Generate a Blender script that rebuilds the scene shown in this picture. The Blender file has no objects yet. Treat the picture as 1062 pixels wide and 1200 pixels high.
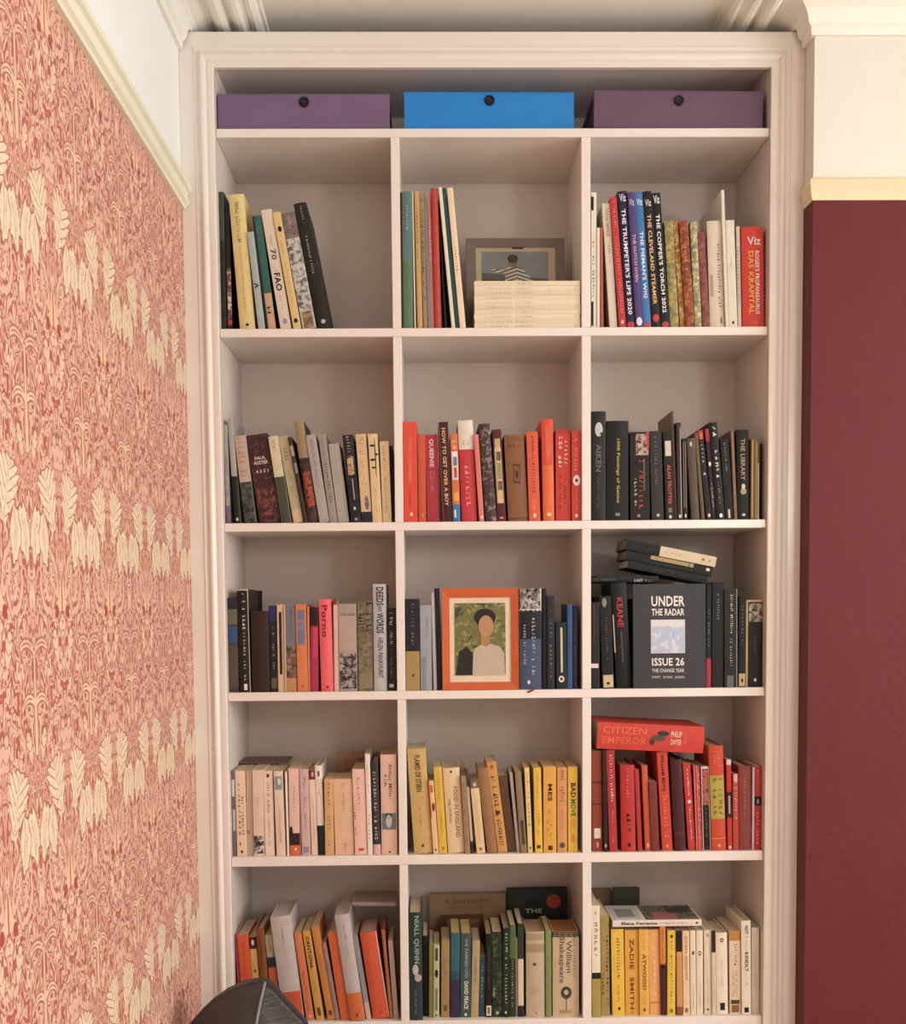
import bpy, math, random
from mathutils import Matrix, Vector

random.seed(7)
SC = bpy.context.scene
COL = SC.collection

# ------------------------------------------------------------------ camera
F_PX, CAM = 1350.0, Vector((0.0, -2.5, 1.5))
YAW, PIT, ROL, PY = 0.018359, -0.064830, -0.008951, 800.9
_fwd = Vector((math.sin(YAW) * math.cos(PIT), math.cos(YAW) * math.cos(PIT), math.sin(PIT)))
_r0 = Vector((math.cos(YAW), -math.sin(YAW), 0))
_u0 = _r0.cross(_fwd)
_right = _r0 * math.cos(ROL) + _u0 * math.sin(ROL)
_up = _u0 * math.cos(ROL) - _r0 * math.sin(ROL)
cam_data = bpy.data.cameras.new('camera')
cam = bpy.data.objects.new('camera', cam_data)
COL.objects.link(cam)
cam.matrix_world = Matrix(((_right.x, _up.x, -_fwd.x, CAM.x), (_right.y, _up.y, -_fwd.y, CAM.y),
                           (_right.z, _up.z, -_fwd.z, CAM.z), (0, 0, 0, 1)))
cam_data.sensor_fit = 'HORIZONTAL'
cam_data.sensor_width = 36
cam_data.lens = F_PX * 36 / 1062
cam_data.shift_y = (PY - 600) / 1062
cam_data.clip_start = 0.02
SC.camera = cam

# ------------------------------------------------------------------ world, light, exposure
world = bpy.data.worlds.new('world')
SC.world = world
world.use_nodes = True
world.node_tree.nodes['Background'].inputs[0].default_value = (0.80, 0.90, 1.0, 1)
world.node_tree.nodes['Background'].inputs[1].default_value = 1.0


def area_light(name, loc, target, sx, sy, power, colour):
    d = bpy.data.lights.new(name, 'AREA')
    d.shape = 'RECTANGLE'
    d.size, d.size_y, d.energy, d.color = sx, sy, power, colour
    o = bpy.data.objects.new(name, d)
    COL.objects.link(o)
    o.location = loc
    o.rotation_euler = (Vector(target) - Vector(loc)).to_track_quat('-Z', 'Y').to_euler()
    return o


ROOM_X0, ROOM_X1, ROOM_Y0, ROOM_Y1, CEIL = -0.515, 3.3, -4.6, 0.30, 2.75
area_light('daylight_side_window', (ROOM_X1 - 0.03, -1.75, 1.75), (0, -1.75, 1.75), 1.8, 1.5, 118, (0.97, 0.985, 1.0))
area_light('rear_fill_light', (0.95, ROOM_Y0 + 0.03, 1.70), (0.95, 0, 1.70), 1.5, 1.5, 12, (0.97, 0.985, 1.0))  # weak frontal fill, added at an unseen rear window
SC.view_settings.view_transform = 'Standard'
SC.view_settings.look = 'None'
SC.view_settings.gamma = 1.0
SC.view_settings.use_curve_mapping = False
SC.view_settings.exposure = -0.46

# ------------------------------------------------------------------ helpers


def at(px, py, Y=0.0):
    """photo pixel -> world point on the upright plane y = Y"""
    d = _fwd + _right * ((px - 531) / F_PX) - _up * ((py - PY) / F_PX)
    return CAM + d * ((Y - CAM.y) / d.y)


def lin(h):
    h = h.lstrip('#')
    out = []
    for i in (0, 2, 4):
        c = int(h[i:i + 2], 16) / 255
        out.append(c / 12.92 if c <= 0.04045 else ((c + 0.055) / 1.055) ** 2.4)
    return out


GAIN = 1.0


def alb(h, g=None):
    g = GAIN if g is None else g
    return tuple(min(0.86, c * g + 0.002) for c in lin(h)) + (1,)


def ink(h, g=None):
    """printing ink on paper and cloth: slightly greyed, never fully saturated"""
    r, gr, b = lin(h)
    y = 0.3 * r + 0.59 * gr + 0.11 * b
    g = 0.93 if g is None else g * 0.93
    if y < 0.06:                       # blacks and very dark cloth drink light
        g *= 0.55 + 0.45 * y / 0.06
    return tuple(min(0.80, (c * 0.91 + y * 0.09) * g + 0.001) for c in (r, gr, b)) + (1,)


MATS = {}


def new_mat(name):
    m = bpy.data.materials.new(name)
    m.use_nodes = True
    nt = m.node_tree
    return m, nt, nt.nodes['Principled BSDF']


def printed(h, rough=0.5, g=None, wear=0.10, scale=60):
    """printed card / cloth / paint: one hue with faint mottling and a whisper of relief"""
    key = ('p', h, rough, g, wear, scale)
    if key in MATS:
        return MATS[key]
    if h.startswith('m:'):             # picture print or worn cloth: three inks in soft patches
        m, nt, bs = new_mat('picture_print')
        bs.inputs['Roughness'].default_value = rough
        bs.inputs['Specular IOR Level'].default_value = 0.25
        tc = nt.nodes.new('ShaderNodeTexCoord')
        nz = nt.nodes.new('ShaderNodeTexNoise')
        nz.inputs['Scale'].default_value = 95
        nz.inputs['Detail'].default_value = 4
        nz.inputs['Distortion'].default_value = 0.8
        nt.links.new(tc.outputs['Object'], nz.inputs['Vector'])
        rp = nt.nodes.new('ShaderNodeValToRGB')
        cs = h[2:].split(',')
        rp.color_ramp.elements[0].position, rp.color_ramp.elements[1].position = 0.38, 0.62
        rp.color_ramp.elements[0].color, rp.color_ramp.elements[1].color = ink(cs[1], g), ink(cs[2], g)
        rp.color_ramp.elements.new(0.5).color = ink(cs[0], g)
        nt.links.new(nz.outputs['Fac'], rp.inputs[0])
        nt.links.new(rp.outputs[0], bs.inputs['Base Color'])
        MATS[key] = m
        return m
    m, nt, bs = new_mat('print_' + h)
    bs.inputs['Roughness'].default_value = rough
    bs.inputs['Specular IOR Level'].default_value = 0.25
    c = ink(h, g)
    tc = nt.nodes.new('ShaderNodeTexCoord')
    nz = nt.nodes.new('ShaderNodeTexNoise')
    nz.inputs['Scale'].default_value = scale
    nz.inputs['Detail'].default_value = 4
    nt.links.new(tc.outputs['Object'], nz.inputs['Vector'])
    mx = nt.nodes.new('ShaderNodeMix')
    mx.data_type = 'RGBA'
    mx.inputs[6].default_value = tuple(v * (1 - wear) for v in c[:3]) + (1,)
    mx.inputs[7].default_value = tuple(min(0.9, v * (1 + wear) + 0.004) for v in c[:3]) + (1,)
    nt.links.new(nz.outputs['Fac'], mx.inputs[0])
    nt.links.new(mx.outputs[2], bs.inputs['Base Color'])
    MATS[key] = m
    return m


def pages_mat(h='d8c4a4'):
    key = ('pages', h)
    if key in MATS:
        return MATS[key]
    m, nt, bs = new_mat('page_edges')
    bs.inputs['Roughness'].default_value = 0.9
    tc = nt.nodes.new('ShaderNodeTexCoord')
    mp = nt.nodes.new('ShaderNodeMapping')
    mp.inputs['Scale'].default_value = (2200, 6, 6)
    nz = nt.nodes.new('ShaderNodeTexNoise')
    nz.inputs['Scale'].default_value = 1
    nt.links.new(tc.outputs['Object'], mp.inputs[0])
    nt.links.new(mp.outputs[0], nz.inputs['Vector'])
    c = alb(h)
    mx = nt.nodes.new('ShaderNodeMix')
    mx.data_type = 'RGBA'
    mx.inputs[6].default_value = tuple(v * 0.72 for v in c[:3]) + (1,)
    mx.inputs[7].default_value = c
    nt.links.new(nz.outputs['Fac'], mx.inputs[0])
    nt.links.new(mx.outputs[2], bs.inputs['Base Color'])
    MATS[key] = m
    return m


def mesh_obj(name, verts, faces, mat, parent=None, smooth=False):
    me = bpy.data.meshes.new(name)
    me.from_pydata(verts, [], faces)
    me.update()
    if smooth:
        for p in me.polygons:
            p.use_smooth = True
    if mat:
        me.materials.append(mat)
    o = bpy.data.objects.new(name, me)
    COL.objects.link(o)
    if parent:
        o.parent = parent
    return o


class MB:
    def __init__(self):
        self.v, self.f = [], []

    def box(self, a, b):
        n = len(self.v)
        (x0, y0, z0), (x1, y1, z1) = a, b
        self.v += [(x0, y0, z0), (x1, y0, z0), (x1, y1, z0), (x0, y1, z0),
                   (x0, y0, z1), (x1, y0, z1), (x1, y1, z1), (x0, y1, z1)]
        self.f += [tuple(n + i for i in q) for q in
                   ((0, 3, 2, 1), (4, 5, 6, 7), (0, 1, 5, 4), (1, 2, 6, 5), (2, 3, 7, 6), (3, 0, 4, 7))]
        return self

    def bevbox(self, a, b, r):
        """box with its twelve edges chamfered by r"""
        n = len(self.v)
        c = [(a[i] + b[i]) / 2 for i in range(3)]
        h = [(b[i] - a[i]) / 2 for i in range(3)]
        r = min(r, *(k * 0.45 for k in h))
        idx = {}
        for sx in (-1, 1):
            for sy in (-1, 1):
                for sz in (-1, 1):
                    s = (sx, sy, sz)
                    for ax in range(3):
                        p = [c[i] + s[i] * (h[i] if i == ax else h[i] - r) for i in range(3)]
                        idx[(s, ax)] = len(self.v)
                        self.v.append(tuple(p))
        def quad(l):
            self.f.append(tuple(l))
        for ax in range(3):
            o = [i for i in range(3) if i != ax]
            for sg in (-1, 1):
                l = []
                for (p, q) in ((-1, -1), (1, -1), (1, 1), (-1, 1)):
                    s = [0, 0, 0]
                    s[ax], s[o[0]], s[o[1]] = sg, p, q
                    l.append(idx[(tuple(s), ax)])
                flip = (sg == 1) != (ax == 1)
                quad(l if flip else l[::-1])
        for ax in range(3):            # edges parallel to ax
            o = [i for i in range(3) if i != ax]
            for p in (-1, 1):
                for q in (-1, 1):
                    s0, s1 = [0] * 3, [0] * 3
                    s0[ax], s0[o[0]], s0[o[1]] = -1, p, q
                    s1[ax], s1[o[0]], s1[o[1]] = 1, p, q
                    s0, s1 = tuple(s0), tuple(s1)
                    l = [idx[(s0, o[0])], idx[(s1, o[0])], idx[(s1, o[1])], idx[(s0, o[1])]]
                    flip = (p * q == 1) != (ax == 1)
                    quad(l[::-1] if flip else l)
        for sx in (-1, 1):
            for sy in (-1, 1):
                for sz in (-1, 1):
                    s = (sx, sy, sz)
                    l = [idx[(s, 0)], idx[(s, 1)], idx[(s, 2)]]
                    quad(l if sx * sy * sz == 1 else l[::-1])
        return self

    def prism(self, poly, z0, z1, axis='z'):
        """extrude a ccw polygon; axis z: (x, y) up z; axis y: (x, z) along y"""
        n, k = len(self.v), len(poly)
        for z in (z0, z1):
            for (a, b) in poly:
                self.v.append((a, b, z) if axis == 'z' else (a, z, b))
        fl = axis == 'y'
        f = [tuple(n + i for i in range(k))[::-1], tuple(n + k + i for i in range(k))]
        for i in range(k):
            j = (i + 1) % k
            f.append((n + i, n + j, n + k + j, n + k + i))
        self.f += [t[::-1] for t in f] if fl else f
        return self

    def build(self, name, mat, parent=None, smooth=False):
        return mesh_obj(name, self.v, self.f, mat, parent, smooth)


def empty(name, loc, rot=(0, 0, 0)):
    o = bpy.data.objects.new(name, None)
    o.empty_display_size = 0.05
    COL.objects.link(o)
    o.location = loc
    o.rotation_euler = rot
    return o


def tag(o, label, cat, group=None):
    o['label'] = label
    o['category'] = cat
    if group:
        o['group'] = group
    return o


def struct(o):
    o['kind'] = 'structure'
    return o


def disc(cx, cz, rx, rz, n=20):
    return [(cx + rx * math.cos(2 * math.pi * i / n), cz + rz * math.sin(2 * math.pi * i / n)) for i in range(n)]


TXT = {}


def text_mesh(s, bold):
    """unit-box outline lettering: (verts 0..1 x 0..1, faces)"""
    key = (s, bold)
    if key not in TXT:
        cu = bpy.data.curves.new('lettering', 'FONT')
        cu.body = s
        cu.size = 1
        cu.resolution_u = 2
        cu.offset = 0.022 if bold else 0.004
        cu.space_character = 1.05 if bold else 1.0
        ob = bpy.data.objects.new('lettering', cu)
        COL.objects.link(ob)
        me = bpy.data.meshes.new_from_object(ob)
        vs = [tuple(v.co) for v in me.vertices]
        fs = [tuple(p.vertices) for p in me.polygons]
        bpy.data.objects.remove(ob)
        bpy.data.meshes.remove(me)
        x0, x1 = min(v[0] for v in vs), max(v[0] for v in vs)
        y0, y1 = min(v[1] for v in vs), max(v[1] for v in vs)
        TXT[key] = ([((v[0] - x0) / (x1 - x0), (v[1] - y0) / max(1e-6, y1 - y0)) for v in vs], fs)
    return TXT[key]


def marks(n, seed):
    """a row of small irregular strokes: print too small to read"""
    r = random.Random(seed)
    vs, fs, x = [], [], 0.0
    while x < 1:
        w = r.uniform(0.25, 0.7) / n
        if r.random() > 0.14:
            a, b = r.uniform(0, 0.18), r.uniform(0.72, 1.0)
            m = (a + b) / 2
            kind = r.randrange(5)
            if kind == 0:              # upright with a foot
                q = [((x, a), (x + w * 0.4, a), (x + w * 0.4, b), (x, b)), ((x + w * 0.4, a), (x + w, a), (x + w, a + 0.22), (x + w * 0.4, a + 0.22))]
            elif kind == 1:            # open ring
                q = [((x, a), (x + w * 0.3, a), (x + w * 0.3, b), (x, b)), ((x + w * 0.7, a), (x + w, a), (x + w, b), (x + w * 0.7, b)),
                     ((x + w * 0.3, b - 0.2), (x + w * 0.7, b - 0.2), (x + w * 0.7, b), (x + w * 0.3, b))]
            elif kind == 2:            # slanting stroke
                q = [((x, a), (x + w * 0.35, a), (x + w, b), (x + w * 0.65, b))]
            elif kind == 3:            # low round blot with a tick above
                q = [((x, a), (x + w, a), (x + w, m), (x, m)), ((x + w * 0.4, m), (x + w * 0.75, m), (x + w * 0.75, b), (x + w * 0.4, b))]
            else:                      # two short bars
                q = [((x, a), (x + w, a), (x + w, a + 0.28), (x, a + 0.28)), ((x, b - 0.28), (x + w * 0.8, b - 0.28), (x + w * 0.8, b), (x, b))]
            for s in q:
                k = len(vs)
                vs += [(min(1, p[0]), p[1]) for p in s]
                fs.append((k, k + 1, k + 2, k + 3))
        x += 1.0 / n
    return vs, fs


def put_text(parent, s, hexc, x0, x1, z0, z1, y, vertical, bold=True, name='title_lettering'):
    """lettering in the rectangle x0..x1, z0..z1 on a face looking along -y"""
    if s.startswith('~'):
        n = max(6, int(s[1:] or 12))
        vs, fs = marks(n, hash_(s, x0, z0))
    else:
        vs, fs = text_mesh(s, bold)
    if vertical:
        V = [(x0 + v[1] * (x1 - x0), y, z1 - v[0] * (z1 - z0)) for v in vs]
    else:
        V = [(x0 + v[0] * (x1 - x0), y, z0 + v[1] * (z1 - z0)) for v in vs]
    return mesh_obj(name, V, fs, printed(hexc, 0.5, wear=0.0), parent)


def hash_(*a):
    return int(sum((i + 1) * 7919 * (abs(v) if isinstance(v, (int, float)) else len(v)) for i, v in enumerate(a)) * 1000) % 100003

# ------------------------------------------------------------------ node arithmetic


class N:
    """a float socket with arithmetic"""
    def __init__(self, nt, s):
        self.nt, self.s = nt, s

    def op(self, o, b=None, c=None):
        n = self.nt.nodes.new('ShaderNodeMath')
        n.operation = o
        for i, v in enumerate((self, b, c)):
            if v is None:
                continue
            if isinstance(v, N):
                self.nt.links.new(v.s, n.inputs[i])
            else:
                n.inputs[i].default_value = v
        return N(self.nt, n.outputs[0])

    def __add__(self, b): return self.op('ADD', b)
    def __sub__(self, b): return self.op('SUBTRACT', b)
    def __mul__(self, b): return self.op('MULTIPLY', b)
    def __truediv__(self, b): return self.op('DIVIDE', b)
    def abs(self): return self.op('ABSOLUTE')
    def sin(self): return self.op('SINE')
    def cos(self): return self.op('COSINE')
    def lt(self, b): return self.op('LESS_THAN', b)
    def gt(self, b): return self.op('GREATER_THAN', b)
    def mod(self, b): return self.op('FLOORED_MODULO', b)
    def ping(self, b): return self.op('PINGPONG', b)
    def sqrt(self): return self.op('SQRT')
    def atan2(self, b): return self.op('ARCTAN2', b)
    def max(self, b): return self.op('MAXIMUM', b)
    def min(self, b): return self.op('MINIMUM', b)
    def between(self, a, b): return self.gt(a) * self.lt(b)


def sock(nt, s):
    return N(nt, s)


def mixc(nt, fac, a, b):
    n = nt.nodes.new('ShaderNodeMix')
    n.data_type = 'RGBA'
    if isinstance(fac, N):
        nt.links.new(fac.s, n.inputs[0])
    else:
        n.inputs[0].default_value = fac
    for i, v in ((6, a), (7, b)):
        if isinstance(v, tuple):
            n.inputs[i].default_value = v
        else:
            nt.links.new(v, n.inputs[i])
    return n.outputs[2]


def noise(nt, vec, scale, detail=3, distortion=0.0, out='Fac'):
    n = nt.nodes.new('ShaderNodeTexNoise')
    n.inputs['Scale'].default_value = scale
    n.inputs['Detail'].default_value = detail
    n.inputs['Distortion'].default_value = distortion
    if vec is not None:
        nt.links.new(vec, n.inputs['Vector'])
    return sock(nt, n.outputs[out])


def bump(nt, bs, h, strength, dist):
    b = nt.nodes.new('ShaderNodeBump')
    b.inputs['Strength'].default_value = strength
    b.inputs['Distance'].default_value = dist
    nt.links.new(h.s, b.inputs['Height'])
    nt.links.new(b.outputs[0], bs.inputs['Normal'])


def xyz(nt):
    tc = nt.nodes.new('ShaderNodeTexCoord')
    sp = nt.nodes.new('ShaderNodeSeparateXYZ')
    nt.links.new(tc.outputs['Object'], sp.inputs[0])
    return tc.outputs['Object'], [sock(nt, o) for o in sp.outputs]


RAIL_Z = 2.345


def wallpaper_material():
    """block-printed acanthus and tulip paper, 24 x 39 cm mirrored repeat, white paint above the rail"""
    m, nt, bs = new_mat('wallpaper_and_paint')
    vec, (px, py, pz) = xyz(nt)
    W, P = 0.12, 0.39
    X = (py + 0.038).ping(W)                        # 0 on stem axis, W on the axis between
    v = (pz * -1.0 + 1.6976).mod(P)                 # metres below the leaf tops
    ph = v * (2 * math.pi / P)
    cb = nt.nodes.new('ShaderNodeCombineXYZ')
    R = 1.9
    nt.links.new((ph.cos() * R).s, cb.inputs[0])
    nt.links.new((ph.sin() * R).s, cb.inputs[1])
    nt.links.new((X * 74.0).s, cb.inputs[2])
    n1 = noise(nt, cb.outputs[0], 1.0, 0.35, 0.7)
    n2 = noise(nt, cb.outputs[0], 0.5, 0.5, 0.5)
    red, deep, pink, cream, line = (alb('b05a53', 1.0), alb('a64c47', 1.0), alb('e0b09c', 1.0), alb('e8d2b6', 1.0), alb('a06c5a', 1.0))
    stripe = ((n1 * 5.0).mod(1.0) - 0.5).abs() * 2.0      # nested contour scrolls
    sprig = mixc(nt, n2.gt(0.50), pink, alb('e8c0a6', 1.0))
    col = mixc(nt, stripe.gt(0.42), red, sprig)
    col = mixc(nt, stripe.between(0.32, 0.45), col, line)
    col = mixc(nt, stripe.gt(0.92), col, line)
    wv = (n1 - 0.5) * 0.05                                # hand-cut wobble
    # hanging loops under the tulips
    lx, lz = (X - 0.066 + wv * 0.5) / 0.034, (v - 0.155 + wv * 0.6) / 0.045
    lr = (lx * lx + lz * lz).sqrt()
    col = mixc(nt, lr.between(0.80, 1.06), col, pink)
    col = mixc(nt, lr.between(0.74, 0.80), col, line)
    col = mixc(nt, lr.between(1.06, 1.12), col, line)
    col = mixc(nt, lr.between(0.34, 0.48), col, pink)
    # fan below the crossing
    fx = (X * -1.0 + W)
    fan = v.between(0.150, 0.196) * fx.lt((v - 0.146) * 0.55 + wv * 0.3)
    col = mixc(nt, fan, col, alb('e6bd9c', 1.0))
    col = mixc(nt, fan * fx.lt(0.0020), col, deep)
    bx, bz = (fx - 0.022) / 0.0075, (v - 0.196) / 0.009
    col = mixc(nt, (bx * bx + bz * bz).lt(1.0), col, deep)
    # pale stem
    stem_w = ((v - 0.22) * 30.0).sin() * 0.0012
    col = mixc(nt, (X + stem_w).lt(0.0062) * v.between(0.245, 0.385), col, line)
    col = mixc(nt, (X + stem_w).lt(0.0040) * v.between(0.247, 0.383), col, alb('e6bd9c', 1.0))
    # drooping side leaves of the stem
    for (cz, k) in ((0.318, 9.0), (0.250, 7.0)):
        arc = (v - cz) + X * 0.9 - X * X * k * 2.2
        sh = arc.abs()
        col = mixc(nt, sh.lt(0.0075) * X.between(0.004, 0.052), col, line)
        col = mixc(nt, sh.lt(0.0050) * X.between(0.004, 0.050), col, sprig)
        col = mixc(nt, sh.lt(0.0010) * X.between(0.012, 0.045), col, line)
    # tulips, two to each side of the stem axis
    nb = noise(nt, cb.outputs[0], 1.3, 0.5)
    for (cx, cz, rx, rz, tilt) in ((0.022, 0.096, 0.0175, 0.034, 0.22), (0.055, 0.102, 0.0165, 0.032, -0.10)):
        dz = v - cz
        dx = X - cx + dz * tilt
        e = ((dx / rx) * (dx / rx) + (dz / rz) * (dz / rz)).sqrt() + (nb - 0.5) * 0.9
        col = mixc(nt, e.lt(1.14), col, line)
        col = mixc(nt, e.lt(1.03), col, cream)
        col = mixc(nt, e.lt(0.85) * (dx - dz * dz * 3.2 + wv * 0.12).abs().lt(0.0012), col, alb('bf9c7c', 1.0))
        col = mixc(nt, e.lt(0.80) * (dx + 0.006 + dz * dz * 3.0).abs().lt(0.0009), col, alb('c8a884', 1.0))
    # acanthus leaves flanking the axis between the stems: scalloped edges, midrib and slanting veins
    for (cx, cz, Lf, w0, ang, nl) in ((0.092, 0.084, 0.080, 0.0370, -0.36, 5.0), (0.112, 0.404, 0.060, 0.013, -0.10, 3.0), (0.018, 0.392, 0.045, 0.010, 0.35, 3.0), (0.098, 0.268, 0.050, 0.012, -0.30, 3.0)):
        dx = X - cx
        dz = (v - cz) * -1.0
        l = dz * math.cos(ang) + dx * math.sin(ang)
        d = dx * math.cos(ang) - dz * math.sin(ang) + wv * 0.12
        da = d.abs()
        l2 = (l - da * 0.95) / Lf
        prof = (l2 * 2.55 + 0.55).sin() * w0
        scal = (l2 * (math.pi * nl)).sin().abs()
        edge = prof * (scal * 0.36 + 0.64)
        inside = l2.between(-0.12, 1.02) * l.gt(-0.004)
        col = mixc(nt, inside * da.lt(edge + 0.0026), col, line if w0 < .02 else red)
        leaf = inside * da.lt(edge)
        col = mixc(nt, leaf, col, cream if w0 > .02 else sprig)
        col = mixc(nt, leaf * scal.lt(0.22) * da.gt(prof * 0.16), col, line)
        if w0 > .02:
            col = mixc(nt, leaf * da.lt(0.0008), col, alb('bf8c70', 1.0))
    fleck = noise(nt, cb.outputs[0], 2.6, 1.0, 0.6)
    col = mixc(nt, fleck.between(0.475, 0.50) * v.lt(0.135), col, alb('c08a70', 1.0))
    wh = pz.gt(RAIL_Z)
    col = mixc(nt, wh, col, alb('f2f3ea', 1.0))
    nt.links.new(col, bs.inputs['Base Color'])
    bs.inputs['Roughness'].default_value = 0.62
    bs.inputs['Specular IOR Level'].default_value = 0.3
    bump(nt, bs, noise(nt, vec, 90, 3), 0.10, 0.002)
    return m


def paint(name, h, rough, g=1.0, mottling=0.05, relief=0.15, nscale=25):
    m, nt, bs = new_mat(name)
    vec, _ = xyz(nt)
    c = alb(h, g)
    nz = noise(nt, vec, nscale, 5)
    col = mixc(nt, nz, tuple(v * (1 - mottling) for v in c[:3]) + (1,), tuple(min(0.9, v * (1 + mottling)) for v in c[:3]) + (1,))
    nt.links.new(col, bs.inputs['Base Color'])
    bs.inputs['Roughness'].default_value = rough
    bump(nt, bs, noise(nt, vec, nscale * 6, 4), relief, 0.0015)
    return m


def chimney_material():
    m, nt, bs = new_mat('maroon_and_white_wall')
    vec, (px, py, pz) = xyz(nt)
    nz = noise(nt, vec, 9, 6)
    mar = mixc(nt, nz, alb('5a191d', 1.0), alb('662227', 1.0))
    wob = noise(nt, vec, 14, 2) * 0.006
    col = mixc(nt, (pz + wob).gt(RAIL_Z + 0.003), mar, alb('dfdbd0', 1.0))
    nt.links.new(col, bs.inputs['Base Color'])
    bs.inputs['Roughness'].default_value = 0.6
    bs.inputs['Specular IOR Level'].default_value = 0.3
    bump(nt, bs, noise(nt, vec, 60, 6) + noise(nt, vec, 9, 3) * 2.0, 0.35, 0.003)
    return m


M_GLOSS = paint('shelf_paint', 'e6dbd3', 0.25, 1.0, 0.025, 0.04, 18)
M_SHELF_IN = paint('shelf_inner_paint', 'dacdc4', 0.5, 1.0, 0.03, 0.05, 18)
M_WHITE = paint('white_plaster', 'ece9dd', 0.6, 1.0, 0.02, 0.10)
M_TRIM = paint('picture_rail_paint', 'ece6cf', 0.35, 1.0, 0.05, 0.10)
M_RAIL2 = paint('old_rail_paint', 'e2d0aa', 0.4, 1.0, 0.08, 0.15)
M_FLOOR = paint('pale_bounce_floor', 'c4b6a4', 0.9, 1.0, 0.1, 0.3, 40)  # unseen floor made pale so it bounces light to the ceiling

# ------------------------------------------------------------------ room shell
X0, X1, Y0, Y1 = ROOM_X0, ROOM_X1, ROOM_Y0, ROOM_Y1
CH_X, CH_Y = 0.800, -0.068
struct(MB().box((X0 - .12, Y0 - .12, -.1), (X1 + .12, Y1 + .12, 0)).build('floor', M_FLOOR))
struct(MB().box((X0 - .12, Y0 - .12, CEIL), (X1 + .12, Y1 + .12, CEIL + .1)).build('ceiling', M_WHITE))
struct(MB().box((X0 - .12, Y0 - .12, 0), (X0, Y1 + .12, CEIL)).build('wall_left', wallpaper_material()))
struct(MB().box((X0, Y1, 0), (CH_X, Y1 + .12, CEIL)).build('wall_back', M_WHITE))
struct(MB().box((CH_X, CH_Y, 0), (X1 + .12, Y1 + .12, CEIL)).build('wall_chimney', chimney_material()))


def wall_with_window(name, wname, axis, pos, thick, a0, a1, wa0, wa1, wz0, wz1):
    mb, fr, gl = MB(), MB(), MB()

    def bx(m, p0, p1, q0, q1, z0, z1):
        if axis == 'x':
            m.box((min(p0, p1), q0, z0), (max(p0, p1), q1, z1))
        else:
            m.box((q0, min(p0, p1), z0), (q1, max(p0, p1), z1))
    o = pos + thick
    bx(mb, pos, o, a0, wa0, 0, CEIL)
    bx(mb, pos, o, wa1, a1, 0, CEIL)
    bx(mb, pos, o, wa0, wa1, 0, wz0)
    bx(mb, pos, o, wa0, wa1, wz1, CEIL)
    struct(mb.build(name, M_WHITE))
    f0, f1 = pos + thick * .35, pos + thick * .7
    t = .05
    bx(fr, f0, f1, wa0, wa0 + t, wz0, wz1)
    bx(fr, f0, f1, wa1 - t, wa1, wz0, wz1)
    bx(fr, f0, f1, wa0 + t, wa1 - t, wz0, wz0 + t)
    bx(fr, f0, f1, wa0 + t, wa1 - t, wz1 - t, wz1)
    mid = (wz0 + wz1) / 2
    bx(fr, f0, f1, wa0 + t, wa1 - t, mid - .025, mid + .025)
    w = struct(fr.build(wname, M_GLOSS))
    glass, nt, bs = new_mat('window_glass')
    bs.inputs['Transmission Weight'].default_value = 1
    bs.inputs['Roughness'].default_value = 0.02
    for z0, z1 in ((wz0 + t, mid - .025), (mid + .025, wz1 - t)):
        g = MB()
        bx(g, pos + thick * .5, pos + thick * .54, wa0 + t, wa1 - t, z0, z1)
        g.build('pane', glass, w)


wall_with_window('wall_right', 'window_1', 'x', X1, .12, Y0, CH_Y, -2.65, -.85, 1.0, 2.5)
wall_with_window('wall_rear', 'added_window_2', 'y', Y0, -.12, X0, X1, .2, 1.7, .95, 2.45)  # rear window opening added to carry the fill light


def sweep_plan(name, path, prof, mat, ztop):
    """sweep a moulding profile (offset to the right of travel, height) along a plan path with mitres"""
    k = len(prof)
    vs, fs = [], []
    for i, (x, y) in enumerate(path):
        def nrm(a, b):
            dx, dy = b[0] - a[0], b[1] - a[1]
            l = math.hypot(dx, dy)
            return (dy / l, -dx / l)
        if i == 0:
            n = nrm(path[0], path[1])
        elif i == len(path) - 1:
            n = nrm(path[-2], path[-1])
        else:
            a, b = nrm(path[i - 1], path[i]), nrm(path[i], path[i + 1])
            s = 1 + a[0] * b[0] + a[1] * b[1]
            n = ((a[0] + b[0]) / s, (a[1] + b[1]) / s)
        for (o, z) in prof:
            vs.append((x + n[0] * o, y + n[1] * o, ztop + z))
    for i in range(len(path) - 1):
        for j in range(k):
            a, b = i * k + j, i * k + (j + 1) % k
            fs.append((a, b, b + k, a + k))
    fs.append(tuple(range(k))[::-1])
    fs.append(tuple((len(path) - 1) * k + j for j in range(k)))
    return struct(mesh_obj(name, vs, fs, mat))


LOWER = [(-.002, 0), (-.002, -.085), (.009, -.085), (.011, -.079), (.011, -.070), (.017, -.066), (.020, -.058),
         (.022, -.050), (.028, -.040), (.038, -.032), (.045, -.029), (.045, 0)]
UPPER = [(.042, .002), (.042, -.031), (.058, -.024), (.072, -.021), (.076, -.028), (.083, -.033), (.092, -.034), (.100, -.030),
         (.104, -.020), (.112, -.019), (.115, -.025), (.123, -.029), (.132, -.028), (.138, -.020), (.146, -.017),
         (.150, -.020), (.158, -.021), (.166, -.015), (.170, -.006), (.176, -.005), (.180, .002)]
XLW = X0
MID = [(-.002, .002), (-.002, -.0445), (.026, -.0435), (.030, -.038), (.038, -.032), (.045, -.029), (.045, .002)]
sweep_plan('trim_7', [(XLW, -.0165), (XLW, Y1)], MID, M_WHITE, CEIL)
sweep_plan('trim_8', [(CH_X, Y1), (CH_X, -.018)], MID, M_WHITE, CEIL)
sweep_plan('trim_1', [(XLW, Y0), (XLW, -.0165)], LOWER, M_WHITE, CEIL)
sweep_plan('trim_2', [(XLW, Y0), (XLW, Y1)], UPPER, M_WHITE, CEIL)
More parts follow.
